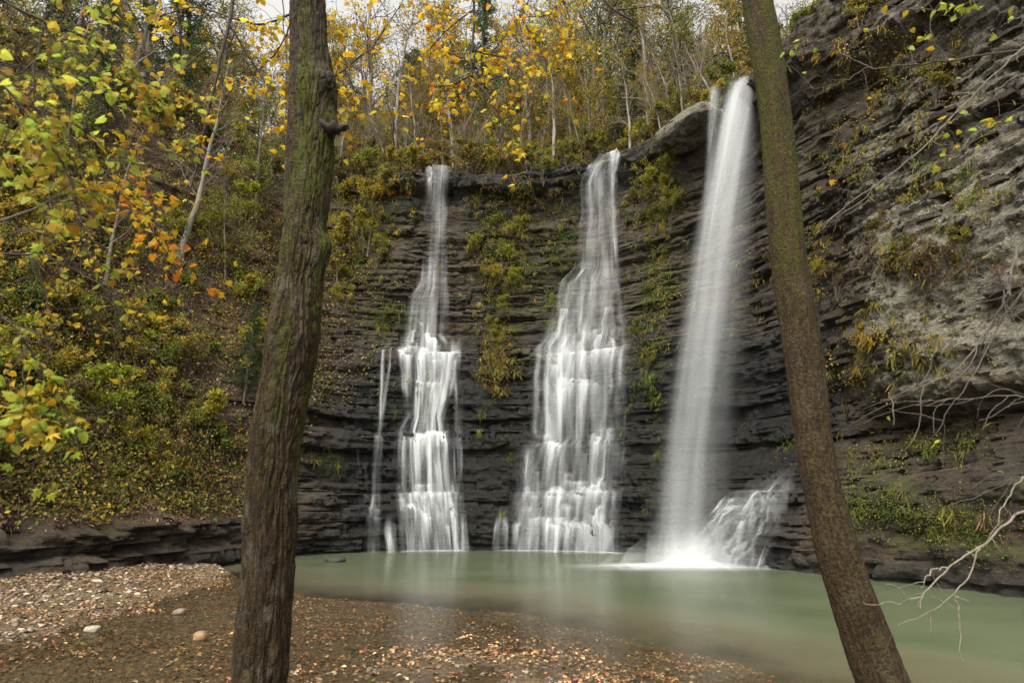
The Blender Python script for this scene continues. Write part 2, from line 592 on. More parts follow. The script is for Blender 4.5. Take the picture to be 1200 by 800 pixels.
_PROF = [(0, _HILL), (sD - .5, _HILL), (sE0 + .6, _TRAN), (sE + .8, _CEN1), (sF + .3, _CEN1), (sG - 1.6, _CEN2), (sG + 1.4, _CEN2), (sH + .6, _FALL3), (sI - .2, _FALL3), (sI + 2.2, _RIGHT), (SMAX, _RIGHT)]


def prof(s, z):
    s, z = np.broadcast_arrays(np.asarray(s, float), np.asarray(z, float))
    out = np.zeros(s.shape)
    ks = np.array([p[0] for p in _PROF])
    idx = np.clip(np.searchsorted(ks, s, 'right') - 1, 0, len(ks) - 2)
    f = (s - ks[idx]) / (ks[idx + 1] - ks[idx])
    f = np.clip(f, 0, 1); f = f * f * (3 - 2 * f)
    vals = np.stack([np.interp(z, [q[0] for q in p[1]], [q[1] for q in p[1]]) for p in _PROF])
    a = np.take_along_axis(vals, idx[None], 0)[0]
    b = np.take_along_axis(vals, idx[None] + 1, 0)[0]
    return a * (1 - f) + b * f


def hillness(s, z):
    """1 where the soil-covered hillside is, 0 on bare rock"""
    s = np.asarray(s, float)
    a = 1 - sst(sD - .2, sE0 + .6, s)
    b = 1 - sst(sE0 - .5, sE + .3, s)
    return np.maximum(a * sst(1.0, 1.5, z), b * sst(4.6, 6.5, z + .6 * vn(s * .7, 0, 0, 3)))


def _beds(seed, lo, hi):
    g = np.random.default_rng(seed)
    t = lo * (hi / lo) ** g.random(800)
    return np.concatenate([[-3], -3 + np.cumsum(t)]), g


_B1, _g1 = _beds(5, .35, 1.25)
_B2, _g2 = _beds(6, .06, .38)
_O1, _L1 = _g1.random(900), .9 + 3.2 * _g1.random(900)
_O2, _L2 = _g2.random(900), .22 + 1.1 * _g2.random(900) ** 2


def strata(s, z, B, O, L, seed, crack, amp_l, amp_b):
    zz = z + .16 * fbm(s * .22, z * .3, 0, 3, seed + 1) + .034 * fbm(s * 1.7, z * 1.9, 0, 3, seed + 2)
    k = np.clip(np.searchsorted(B, zz, 'right') - 1, 0, 790)
    th = B[k + 1] - B[k]
    f = (zz - B[k]) / th
    q = (s + .22 * vn(s * 2.1, zz * 2.5, 0, seed + 4) * L[k]) / L[k] + O[k] * 37
    b = np.floor(q); fr = q - b
    off = (O[k] - .5) * amp_l + (hash1(k, b, seed + 3) - .5) * amp_b
    e = np.minimum(f, 1 - f) * th
    v = np.minimum(fr, 1 - fr) * L[k]
    off = off - crack * (1 - sst(.0, .04, e)) * (hash1(k, np.floor(s * .45 + O[k] * 9), seed + 8) > .35) - crack * 1.1 * (1 - sst(.0, .045, v)) * (hash1(b, k, seed + 9) > .35)
    off = off - amp_b * .3 * np.abs(2 * f - 1) ** 4
    return off


def rock_r(s, z, fine=True):
    """recession of the rock face behind the plan curve"""
    s, z = np.broadcast_arrays(np.asarray(s, float), np.asarray(z, float))
    wrp = .22 * fbm(s * .9, z * .35, 0, 3, 24) + .22 * (hash1(np.floor(s * .85 + .4 * vn(s * .3, z * .6, 0, 25)), 0, 26) - .5) + .26 * (hash1(np.floor(s * 2.3 + .5 * vn(s * .8, z * .7, 0, 28)), np.floor(z * .45), 29) - .5)
    r = prof(s, z + wrp * sst(.2, 1.2, z))
    hl = hillness(s, z)
    rightness = sst(sI - 1, sI + 2, s)
    big = .55 * fbm(s * .33, z * .28, 0, 3, 21) + .25 * fbm(s * .9, z * .8, 0, 3, 22)
    r = r - big * (.45 + .75 * rightness) * (1 - .3 * hl)
    boulder = rightness * sst(4.0, 4.8, z) * (1 - sst(8.2, 9.2, z))
    a = strata(s, z, _B1, _O1, _L1, 31, .10, .34, .30)
    c = strata(s, z, _B2, _O2, _L2, 41, .05, .10, .14)
    r = r - a * (1 - hl) * (1 - .65 * boulder) * (.8 - .15 * rightness)
    if fine:
        cm = .25 + 1.25 * sst(-.35, .45, fbm(s * .55, z * .9, 0, 3, 27))
        r = r - c * cm * (1 - .9 * hl) * (1 - .45 * boulder)
        x, y = base_xy(s)
        f3 = fbm(x * 2.2 + y * .3, y * 2.2, z * 3.4, 4, 51)
        r = r - .11 * np.abs(fbm(x * 1.5 + y * 1.1, y * 1.6, z * 4.2, 4, 57)) * (1 - hl)
        r = r - rightness * .22 * (np.abs(fbm(x * .9, y * .9, z * 1.6, 5, 59, .6)) - .2)
        r = r - f3 * (.14 + .06 * boulder + .20 * hl)
        r = r - .075 * fbm(x * 4.2, y * 4.2, z * 6.5, 3, 58, .65) * (1 - hl) - boulder * .12 * np.abs(fbm(s * 2.3, z * 2.6, 0, 4, 53))
    return r


def top_z(s, d):
    """ground level d metres behind the lip"""
    left = 1 - sst(sD, sE + 1, s)
    return HH(s) + d * (.14 + .22 * left) + .5 * np.tanh(d / 2.0) * left


# lip notch where each stream leaves the edge is set by the falls further down
def build_cliff():
    ds = .048
    Sg = np.arange(sA0 + 6.0, sL + 5.0, ds)
    nz = 385
    v = np.linspace(0, 1, nz)
    S, Vv = np.meshgrid(Sg, v, indexing='ij')
    H = HH(S)
    Z = -1 + Vv * (H + 1)
    Rr = rock_r(S, Z)
    P = place(S, Rr, Z)
    # clifftop strip
    dd = np.concatenate([np.array([.08, .2, .4, .7, 1.1, 1.6, 2.3, 3.2, 4.5, 6, 8, 11, 15, 20, 28, 38, 55])])
    S2, D2 = np.meshgrid(Sg, dd, indexing='ij')
    r_top = Rr[:, -1:]
    x, y = base_xy(S2)
    zt = top_z(S2, D2) - HH(S2) + HH(S2) + .10 * fbm(S2 * 1.1, D2 * 1.1, 0, 3, 61) * np.minimum(D2, 1.5)
    P2 = place(S2, r_top + D2, zt)
    allP = np.concatenate([P, P2], 1)
    ns, nn = allP.shape[:2]
    # normals by finite differences
    du = np.gradient(allP, axis=0); dv = np.gradient(allP, axis=1)
    N = np.cross(du, dv); N /= np.linalg.norm(N, axis=2, keepdims=True) + 1e-9
    up = np.clip(N[..., 2], 0, 1)
    Zf = allP[..., 2]
    Sf = np.repeat(Sg[:, None], nn, 1)
    onTop = np.zeros((ns, nn)); onTop[:, nz:] = 1
    hl = np.maximum(hillness(Sf, Zf) , onTop)
    nz1 = fbm(Sf * .8, Zf * .8, 0, 4, 71)
    right = sst(sI - .5, sI + 1.8, Sf)
    # moss grows on ledges, near the foot of the right wall and in curtains on the middle cliff
    moss = .05 + .30 * sst(.35, .8, up) + .30 * sst(.12, .5, nz1) * (1 - .3 * right)
    moss = moss + .42 * right * (1 - sst(2.4, 3.3, Zf)) * sst(.3, 1.0, Zf) * sst(-.15, .25, nz1)
    mid = np.exp(-((Sf - (sF + .7)) / 1.3) ** 2) * sst(5.5, 7, Zf)
    mid2 = np.exp(-((Sf - (sG + 1.5)) / 1.0) ** 2) * sst(2.5, 5, Zf)
    moss = moss + .20 * right * sst(.0, .4, fbm(Sf * .5, Zf * 1.1, 0, 4, 73)) * sst(3.5, 5, Zf)
    moss = moss + .36 * mid + .36 * mid2 + .15 * np.exp(-((Sf - (sE - .3)) / 1.2) ** 2) * sst(7, 9, Zf)
    cen = sst(sE0, sE, Sf) * (1 - sst(sI - .8, sI + .7, Sf))
    wet = cen * (1 - sst(6.0, 10.0, Zf + 2.0 * nz1)) * .95
    wet = np.maximum(wet, .55 * (1 - sst(.1, .6, Zf)))
    wet = np.maximum(wet, .8 * cen * sst(14.5, 15.6, Zf) * (nz1 > -.1))
    wet = np.clip(wet * (1 - onTop), 0, 1)
    moss = moss * (1 - .75 * wet) * (1 - hl * .6)
    lich = right * sst(3.7, 4.6, Zf) * (1 - .5 * sst(9.4, 10.4, Zf)) * sst(sI + .2, sJ - .2, Sf) * 1.0 + .12 * right * sst(9, 10, Zf)
    lich = lich + .16 * cen * sst(9, 12, Zf)
    lich = np.clip(lich * (1 - wet), 0, 1)
    litter = np.clip(hl * 1.0 + .55 * sst(.72, .9, up) * (1 - wet) * (nz1 > .0), 0, 1)
    attrs = dict(moss=moss, wet=wet, lich=lich, litter=litter)

    def piece(name, i0, i1, label):
        sel = np.unique(np.append(np.arange(i0, i1, 2 if name == 'hillside' else 1), i1 - 1))
        idx = np.arange(len(sel) * nn).reshape(len(sel), nn)
        F = np.stack([idx[:-1, :-1], idx[1:, :-1], idx[1:, 1:], idx[:-1, 1:]], -1).reshape(-1, 4)
        me = mk_mesh(name, allP[sel].reshape(-1, 3), F, M_ROCK, True, attrs={k: a[sel].reshape(-1) for k, a in attrs.items()})
        try:
            me.set_sharp_from_angle(angle=R(38))
        except Exception:
            pass
        o = link(name, me)
        o['kind'] = 'structure'
        o['label'] = label
        return o
    cut = int(np.searchsorted(Sg, sE0 + .7))
    hill = piece('hillside', 0, cut + 1, 'steep leaf-covered hillside on the left with a low rock ledge at its foot')
    cliff = piece('rock_cliff', cut, ns, 'dark layered rock cliff curving round the pool, damp in the middle and pale on the right')
    return hill, cliff


HILLSIDE, CLIFF = build_cliff()


def nearest_s(x, y):
    x = np.atleast_1d(x); y = np.atleast_1d(y)
    d = (B_TAB[None, ::4, 0] - x[:, None]) ** 2 + (B_TAB[None, ::4, 1] - y[:, None]) ** 2
    i = d.argmin(1) * 4
    return S_TAB[i], np.sqrt(d.min(1))


def clifftop_z(x, y):
    s, d = nearest_s(x, y)
    rt = prof(s, HH(s))
    return top_z(s, np.maximum(d - rt, 0)), s, d - rt


# pixel layout helper: the s that shows at image column px for a given height
_SS = np.arange(sB, sL, .04)


def s_at(px, z):
    P = place(_SS, prof(_SS, np.full_like(_SS, z)), z)
    X, _ = project(P[:, 0], P[:, 1], P[:, 2])
    return float(np.interp(px, X, _SS))


def sz_at(px, py):
    """s, z of the point of the rock face seen at a photo pixel"""
    z = 8.0
    for _ in range(30):
        s = s_at(px, z)
        P = place(np.array([s]), prof(s, z), z)[0]
        dx, dy, dz = ray(px, py)
        z = .5 * z + .5 * (CAMZ + dz * P[1] / dy)
        z = min(max(z, -.5), 22)
    return s_at(px, z), z


# ------------------------------------------------------------------ creek bed, gravel and pool
DEEP = np.array([(-6.5, 14.5), (-4.2, 12.2), (0, 10.4), (2.2, 7.4), (3.4, 5.2), (4.0, 2.0)], float)


def seg_side(x, y):
    """signed distance to the drop-off line, positive on the deep side"""
    best = np.full(np.shape(x), 1e9); sg = np.zeros(np.shape(x))
    for a, b in zip(DEEP[:-1], DEEP[1:]):
        d = b - a; L2 = d @ d
        t = np.clip(((x - a[0]) * d[0] + (y - a[1]) * d[1]) / L2, 0, 1)
        qx, qy = x - (a[0] + t * d[0]), y - (a[1] + t * d[1])
        dist = np.hypot(qx, qy)
        side = np.sign(d[0] * qy - d[1] * qx)
        m = dist < best
        best = np.where(m, dist, best); sg = np.where(m, side, sg)
    return best * sg


def bed_z(x, y):
    x = np.asarray(x, float); y = np.asarray(y, float)
    n = fbm(x * .55, y * .55, 0, 4, 81)
    n2 = fbm(x * 2.5, y * 2.5, 0, 3, 82)
    d = seg_side(x, y) + .8 * n
    deep = -1.2 * sst(-1.6, 6.0, d + .5 * fbm(x * 1.2, y * 1.2, 0, 3, 86))
    edge = -5.0 + .10 * (y - 8) * 0 + .9 * n
    bank = .26 * sst(.4, 4.6, edge - x) + .085 * sst(-.6, 1.6, edge - x)
    bank = bank * sst(2.5, 6.5, y)
    # a shallow run of water crosses in front of the gravel bank
    shallow = -.075 + .035 * n2 + .03 * n
    front = .085 * np.exp(-(((x + .3) / 2.2) ** 2 + ((y - 5.6) / 2.6) ** 2))
    z = shallow + front + bank + deep
    near = .22 * (1 - sst(2.6, 4.6, y + .5 * n))
    return z + near + .012 * n2


def build_ground():
    xs = np.concatenate([np.arange(-30, -14, .6), np.arange(-14, 11, .10), np.arange(11, 30, .6)])
    ys = np.concatenate([np.arange(-30, 1, 1.0), np.arange(1, 24, .10), np.arange(24, 27, .5)])
    X, Y = np.meshgrid(xs, ys, indexing='ij')
    Z = bed_z(X, Y)
    ns, nn = X.shape
    idx = np.arange(ns * nn).reshape(ns, nn)
    F = np.stack([idx[:-1, :-1], idx[1:, :-1], idx[1:, 1:], idx[:-1, 1:]], -1).reshape(-1, 4)
    o = link('creek_bed', mk_mesh('creek_bed', np.stack([X, Y, Z], -1).reshape(-1, 3), F, M_BED))
    o['kind'] = 'structure'; o['label'] = 'leaf-strewn gravel bed of the creek with a bank of pale stones on the left'
    xs = np.arange(-13, 15.01, .14); ys = np.arange(1.5, 23.6, .14)
    X, Y = np.meshgrid(xs, ys, indexing='ij')
    D = np.clip(-bed_z(X, Y), 0, 1.2)
    ns, nn = X.shape
    idx = np.arange(ns * nn).reshape(ns, nn)
    F = np.stack([idx[:-1, :-1], idx[1:, :-1], idx[1:, 1:], idx[:-1, 1:]], -1).reshape(-1, 4)
    wtr = link('pool_water', mk_mesh('pool_water', np.stack([X, Y, 0 * X], -1).reshape(-1, 3), F, M_WATER, attrs=dict(depth=D)))
    wtr['kind'] = 'structure'; wtr['label'] = 'milky green pool below the falls, clear and brown over the shallow gravel'
    return o, wtr


BED, POOL = build_ground()

# ------------------------------------------------------------------ the three waterfalls


def fall_sheet(rows, side_pad, nu, nv, seed, zt, zb=-.03, out=.05, inward=.03, feather=.16, layers_off=0.0, cascade=1.0, breakup=.5, gap=.75):
    """a film of water draped down the ledges.  rows: (py, px centre, px half width)"""
    rows = np.array(rows, float)
    zr = []
    for py, px, hw in rows:
        zr.append(sz_at(px, py)[1])
    zr = np.array(zr)
    z = np.linspace(zt, zb, nv)
    o = np.argsort(zr)
    cx = np.interp(z, zr[o], rows[o, 1]); hw = np.interp(z, zr[o], rows[o, 2]) * side_pad
    sl = np.array([s_at(c - h, zz) for c, h, zz in zip(cx, hw, z)])
    sr = np.array([s_at(c + h, zz) for c, h, zz in zip(cx, hw, z)])
    u = np.linspace(0, 1, nu)
    S = sl[:, None] * (1 - u) + sr[:, None] * u
    Z = np.repeat(z[:, None], nu, 1)
    rc = rock_r(S, Z, fine=False)
    rc = rc - np.clip(strata(S, Z, _B2, _O2, _L2, 41, .0, .10, .14), -.2, .2)
    w2 = 1.7 * (hash1(np.floor(S * 2.9 + .6 * vn(S * .9, Z * .8, 0, seed + 20)), np.floor(Z * .6 + .3), seed + 21) - .5) + .35 * fbm(S * 1.3, Z * .3, 0, 2, seed + 22)
    rc = np.minimum(rc, rc + prof(S, Z + w2) - prof(S, Z))
    # smooth a little sideways so the film stays silky
    def soft(a, m):
        k = np.hanning(2 * m + 3)[1:-1]; k /= k.sum()
        pad = np.pad(a, ((0, 0), (m, m)), 'edge')
        return sum(pad[:, i:i + nu] * k[i] for i in range(2 * m + 1))
    rc = np.minimum(soft(rc, max(2, nu // 30)), rc + .04)
    rw = np.empty_like(rc)
    rw[0] = rc[0] - out
    dz = z[0] - z[1]
    vel = np.zeros(nu)
    land = np.zeros_like(rc)
    for i in range(1, nv):
        fall = rw[i - 1] - vel * dz
        hit = rc[i] - out
        l = fall > hit
        land[i] = np.where(l, np.clip((fall - hit) / dz, 0, 3), 0)
        nr = np.where(l, hit, fall)
        step = np.clip((rw[i - 1] - nr) / dz, 0, 1.2)
        vel = np.where(l, step * .35, vel * (1 - .9 * dz))
        rw[i] = nr
    # broken water shows whitest where it lands on a ledge, then thins below
    glow = np.zeros_like(rc)
    g = np.zeros(nu)
    for i in range(nv):
        g = np.maximum(g * math.exp(-dz / .5), np.clip(land[i] * .7, 0, 1))
        glow[i] = g
    U = np.repeat(u[None], nv, 0)
    fe = feather * (1 + .9 * vn(Z * 1.3, 0 * Z, 0, seed + 2))
    edge = np.clip(U / np.maximum(fe, .03), 0, 1) * np.clip((1 - U) / np.maximum(fe[:, ::-1], .03), 0, 1)
    glow = soft(glow, max(1, nu // 36))
    seg = soft(np.cumsum(np.clip(land, 0, .25), 0) * .9, max(2, nu // 24))
    pat = fbm(S * 1.5, Z * .45 + seg * .5, 0, 3, seed)
    wid = fbm(S * 4.5, Z * .18 + seg, 0, 3, seed + 5)
    dens = edge * (.58 + cascade * .62 * glow + breakup * 1.15 * pat + breakup * 1.0 * wid)
    gaps = sst(-.34, .10, fbm(S * 1.9, Z * .22 + seg * .8, 0, 3, seed + 9))
    dens *= 1 - (1 - gaps) * gap * sst(.4, 2.5, zt - Z)
    dens *= 1 - .28 * sst(8.2, 9.5, Z)
    if zt < 15:
        dens *= sst(0, .9, zt - Z + .02)
    if zb > .1:
        dens *= sst(0, .8, Z - zb)
    P = place(S, rw - layers_off, Z)
    return P, U, (zt - Z) * 1.0, np.clip(dens, 0, 1.4), seg


def sheet_obj(name, P, U, V, dens, seg, mat, parent):
    nv, nu = P.shape[:2]
    idx = np.arange(nv * nu).reshape(nv, nu)
    F = np.stack([idx[:-1, :-1], idx[1:, :-1], idx[1:, 1:], idx[:-1, 1:]], -1).reshape(-1, 4)
    me = mk_mesh(name, P.reshape(-1, 3), F, mat, True, attrs=dict(dens=dens.ravel(), seg=np.broadcast_to(seg, dens.shape).ravel()),
                 uv=np.stack([U.ravel(), V.ravel()], -1))
    return link(name, me, parent)


F1 = [(197, 513, 14), (240, 511, 13), (290, 509, 15), (340, 507, 18), (352, 503, 24), (393, 500, 28), (403, 502, 37), (440, 503, 32), (490, 499, 24), (505, 497, 31), (535, 497, 33), (585, 500, 35), (600, 503, 34), (650, 508, 36)]
F2 = [(175, 712, 8), (190, 711, 20), (210, 709, 25), (260, 712, 25), (320, 710, 32), (335, 703, 43), (360, 697, 48), (395, 690, 53), (405, 686, 58), (440, 682, 60), (515, 680, 58), (525, 672, 62), (575, 668, 67), (600, 664, 71), (650, 660, 77)]


def build_falls():
    f1 = thing('waterfall', place(np.array([s_at(505, 0)]), 0, 0)[0], 'narrow left waterfall stepping down dark ledges in thin white strands', 'waterfall')
    f2 = thing('waterfall', place(np.array([s_at(660, 0)]), 0, 0)[0], 'broad middle waterfall widening in white steps down to the pool', 'waterfall')

    def add(par, name, *a, mat=M_FALL, **k):
        P, U, V, d, s = fall_sheet(*a, **k)
        return sheet_obj(name, P - np.array(par.location), U, V, d, s, mat, par)
    zt1 = sz_at(513, 196)[1]; zt2 = sz_at(712, 178)[1]
    add(f1, 'water_veil', F1, 1.0, 90, 380, 3, zt1, out=.05, breakup=.55)
    add(f1, 'water_veil', F1, 1.12, 70, 320, 13, zt1, out=.10, breakup=.95, cascade=.8)
    # side trickles of the left fall
    tr = [[(390, 453, 4), (430, 451, 5), (470, 447, 4), (560, 440, 5), (650, 438, 7)], [(520, 420, 4), (600, 426, 4), (650, 433, 5)], [(600, 455, 5), (650, 459, 6)],
          [(400, 535, 5), (470, 537, 4), (560, 537, 4), (650, 541, 6)], [(590, 542, 3), (650, 545, 5)]]
    for k, t in enumerate(tr):
        zt = sz_at(t[0][1], t[0][0])[1]
        zb = -.03 if t[-1][0] > 640 else sz_at(t[-1][1], t[-1][0])[1]
        add(f1, 'side_trickle', t, 1.5, 14, 260, 40 + k, zt, zb=zb, feather=.45, breakup=1.0, out=.04, cascade=.35)
    add(f2, 'water_veil', F2, 1.0, 130, 400, 5, zt2, out=.05, breakup=.5)
    add(f2, 'water_veil', F2, 1.06, 100, 330, 15, zt2, out=.12, breakup=.9, cascade=.7)
    tr2 = [[(590, 590, 5), (650, 585, 7)]]
    for k, t in enumerate(tr2):
        zt = sz_at(t[0][1], t[0][0])[1]
        add(f2, 'side_trickle', t, 1.5, 14, 260, 60 + k, zt, feather=.4, breakup=.9, out=.04)

    # the free fall on the right: leaves the lip, drops clear of the wall
    lipA = sz_at(836, 108); lipB = sz_at(889, 92)
    f3 = thing('waterfall', (4.7, 17.0, 0), 'tall right waterfall leaping clear of the cliff lip in one white plume', 'waterfall')
    loc3 = np.array(f3.location)

    def plume(px_rows, depth_top, depth_bot, nu, nv, seed, dens0, name, feather=.3, mat=M_SPRAY, bulge=.25, zoff=0):
        rows = np.array(px_rows, float)
        py = np.linspace(rows[0, 0], rows[-1, 0], nv)
        cx = np.interp(py, rows[:, 0], rows[:, 1]); hw = np.interp(py, rows[:, 0], rows[:, 2]); dn = np.interp(py, rows[:, 0], rows[:, 3])
        u = np.linspace(-1, 1, nu)
        P = np.empty((nv, nu, 3)); 
        f = (py - py[0]) / (py[-1] - py[0])
        Yd = depth_top + (depth_bot - depth_top) * np.sqrt(f)
        for i in range(nv):
            for_px = cx[i] + u * hw[i]
            dx, dy, dz = ray(for_px, py[i])
            yy = Yd[i] - bulge * (1 - u * u) + .25 * u * 0
            t = yy / dy
            P[i, :, 0] = dx * t; P[i, :, 1] = yy; P[i, :, 2] = CAMZ + dz * t
        U = np.repeat(((u + 1) / 2)[None], nv, 0); V = np.repeat((f * 16)[:, None], nu, 1)
        e = sst(0, feather, U) * sst(0, feather, 1 - U)
        dens = e * dn[:, None] * (dens0 + .30 * fbm(U * 5, V * .12, 0, 3, seed))
        return sheet_obj(name, P - loc3, U, V, np.clip(dens, 0, 1.4), np.full((nv, nu), seed * .37), mat, f3)
    # rows: py, px centre, half width, density
    core = [(88, 879, 11, .05), (93, 876, 14, .7), (100, 873, 17, 1.0), (112, 869, 20, 1.0), (150, 860, 23, .95), (250, 842, 26, .82), (400, 821, 30, .62), (520, 806, 31, .50), (620, 797, 33, .50), (664, 794, 40, .6)]
    veil = [(90, 874, 17, .1), (98, 868, 21, .7), (130, 864, 29, .75), (200, 858, 34, .6), (300, 845, 44, .50), (400, 832, 50, .42), (520, 815, 52, .38), (620, 806, 56, .42), (664, 806, 66, .45)]
    lip = lipA
    Yt = 17.9
    plume(core, Yt, 17.1, 44, 150, 1, .80, 'water_plume')
    plume(core, Yt + .1, 17.3, 44, 150, 2, .7, 'water_plume', bulge=-.25)
    plume(veil, Yt + .1, 17.0, 60, 150, 3, .75, 'spray_veil', feather=.42)
    plume(veil, Yt + .25, 17.5, 60, 150, 4, .65, 'spray_veil', feather=.42, bulge=-.4)
    thin = [(99, 841, 8, .1), (107, 838, 9, .9), (140, 836, 9, .7), (200, 832, 8, .45), (290, 826, 8, .12)]
    plume(thin, Yt + .1, 17.8, 24, 80, 7, .8, 'water_plume', feather=.35, mat=M_FALL)
    # splash running down the rocks beside the foot of the plume
    for q, (rows, dn) in enumerate((([(546, 926, 14, .05), (558, 916, 24, .45), (580, 894, 42, .6), (610, 868, 58, .65), (640, 848, 72, .75), (670, 828, 92, .8)], .46), ([(572, 905, 14, .1), (588, 885, 24, .6), (615, 852, 36, .7), (640, 832, 48, .8), (670, 812, 62, .8)], .6))):
        ya = float(place(np.array([s_at(rows[0][1], 3.0)]), prof(s_at(rows[0][1], 3.0), 3.0), 3.0)[0, 1]) - .35 - .1 * q
        plume(rows, ya, 16.3 - .15 * q, 90, 120, 31 + q, dn, 'splash', feather=.45, mat=M_FALL, bulge=.25)
    zt = sz_at(915, 548)[1]
    for q, (sp, dn) in enumerate((([(545, 924, 14), (570, 906, 28), (600, 880, 40), (635, 852, 56), (668, 832, 74)], .62), ([(560, 930, 8), (600, 912, 14), (640, 892, 22), (668, 878, 28)], .5))):
        P, U, V, d, s = fall_sheet(sp, 1.0, 90, 160, 71 + q, zt - .2 * q, out=.10, breakup=1.2, feather=.4, cascade=.6)
        sheet_obj('splash', P - loc3, U, V, d * dn * 1.15, s, M_SPRAY, f3)
    # churned white water where it lands
    n = 80
    xs = np.linspace(-1, 1, n)
    X, Y = np.meshgrid(xs, xs, indexing='ij')
    rr = np.hypot(X, Y)
    for (cx, cy, ax, ay, h, dn) in ((4.3, 16.35, 3.6, 1.5, .06, 1.9), (4.9, 16.8, 2.0, 1.2, .14, 1.3)):
        hz = h * np.exp(-(rr * 2.2) ** 2) + .012
        dens = dn * (1 - sst(.1, 1.0, rr)) * (.8 + .6 * fbm(X * 2.2, Y * 5, 0, 3, 91))
        P = np.stack([cx + X * ax, cy + Y * ay, hz], -1)
        sheet_obj('foam', P - loc3, X, Y, np.clip(dens, 0, 1.4), 0 * X + .5, M_SPRAY, f3)
    # spray thrown up where the plume lands: loose shells round the foot
    for q, (rad, hh, dn) in enumerate(((.55, 1.5, .55), (.95, 1.15, .5), (1.4, .85, .42), (1.9, .6, .34))):
        A_, H_ = np.meshgrid(np.linspace(0, 2 * np.pi, 72), np.linspace(0, 1, 26), indexing='ij')
        wob = 1 + .22 * fbm(np.cos(A_) * 1.5 + q * 3, np.sin(A_) * 1.5, H_ * 1.2, 3, 95 + q)
        P = np.stack([4.95 + np.cos(A_) * rad * 1.25 * wob * (1 - .25 * H_), 17.0 + np.sin(A_) * rad * .85 * wob * (1 - .25 * H_), H_ * hh * wob], -1)
        dens = dn * (1 - sst(.0, 1.0, H_)) * (.9 + .5 * fbm(np.cos(A_) * 2, np.sin(A_) * 2, H_ * 2, 3, 99 + q))
        sheet_obj('spray', P - loc3, A_ / 6.3, H_, np.clip(dens, 0, 1), 0 * A_ + q, M_SPRAY, f3)
    # thin foam lines at the feet of the other two
    for par, a, b2 in ((f1, 466, 545), (f2, 578, 742)):
        sa, sb = s_at(a, 0), s_at(b2, 0)
        S, Wd = np.meshgrid(np.linspace(sa, sb, 80), np.linspace(-1, 1, 14), indexing='ij')
        P = place(S, -.12 + Wd * .28 - .05 * np.abs(fbm(S * 3, 0 * S, 0, 2, 5)), 0.010 + .035 * (1 - Wd ** 2))
        e = (1 - Wd ** 2) * sst(0, .1, (S - sa) / (sb - sa)) * sst(0, .1, (sb - S) / (sb - sa))
        sheet_obj('foam', P - np.array(par.location), Wd, S, e * (1.0 + .5 * fbm(S * 2, Wd, 0, 2, 6)), 0 * S, M_SPRAY, par)
    return f1, f2, f3


FALLS = build_falls()

# ------------------------------------------------------------------ two trunks in front
_LEFT = [(-40, 362, 44), (0, 361, 45), (60, 364, 49), (100, 366, 58), (120, 367, 59), (150, 364, 57), (200, 362, 57), (265, 357, 52), (300, 356, 57), (330, 352, 56), (400, 344, 62), (470, 332, 63), (535, 322, 64), (665, 315, 65), (800, 303, 71), (860, 297, 78), (930, 290, 100)]
_RIGHT_T = [(-40, 882, 33), (0, 887, 35), (60, 898, 37), (135, 909, 38), (265, 920, 41), (400, 939, 46), (535, 956, 46), (600, 970, 49), (665, 986, 53), (735, 1011, 57), (800, 1036, 63), (860, 1066, 70), (940, 1112, 84)]


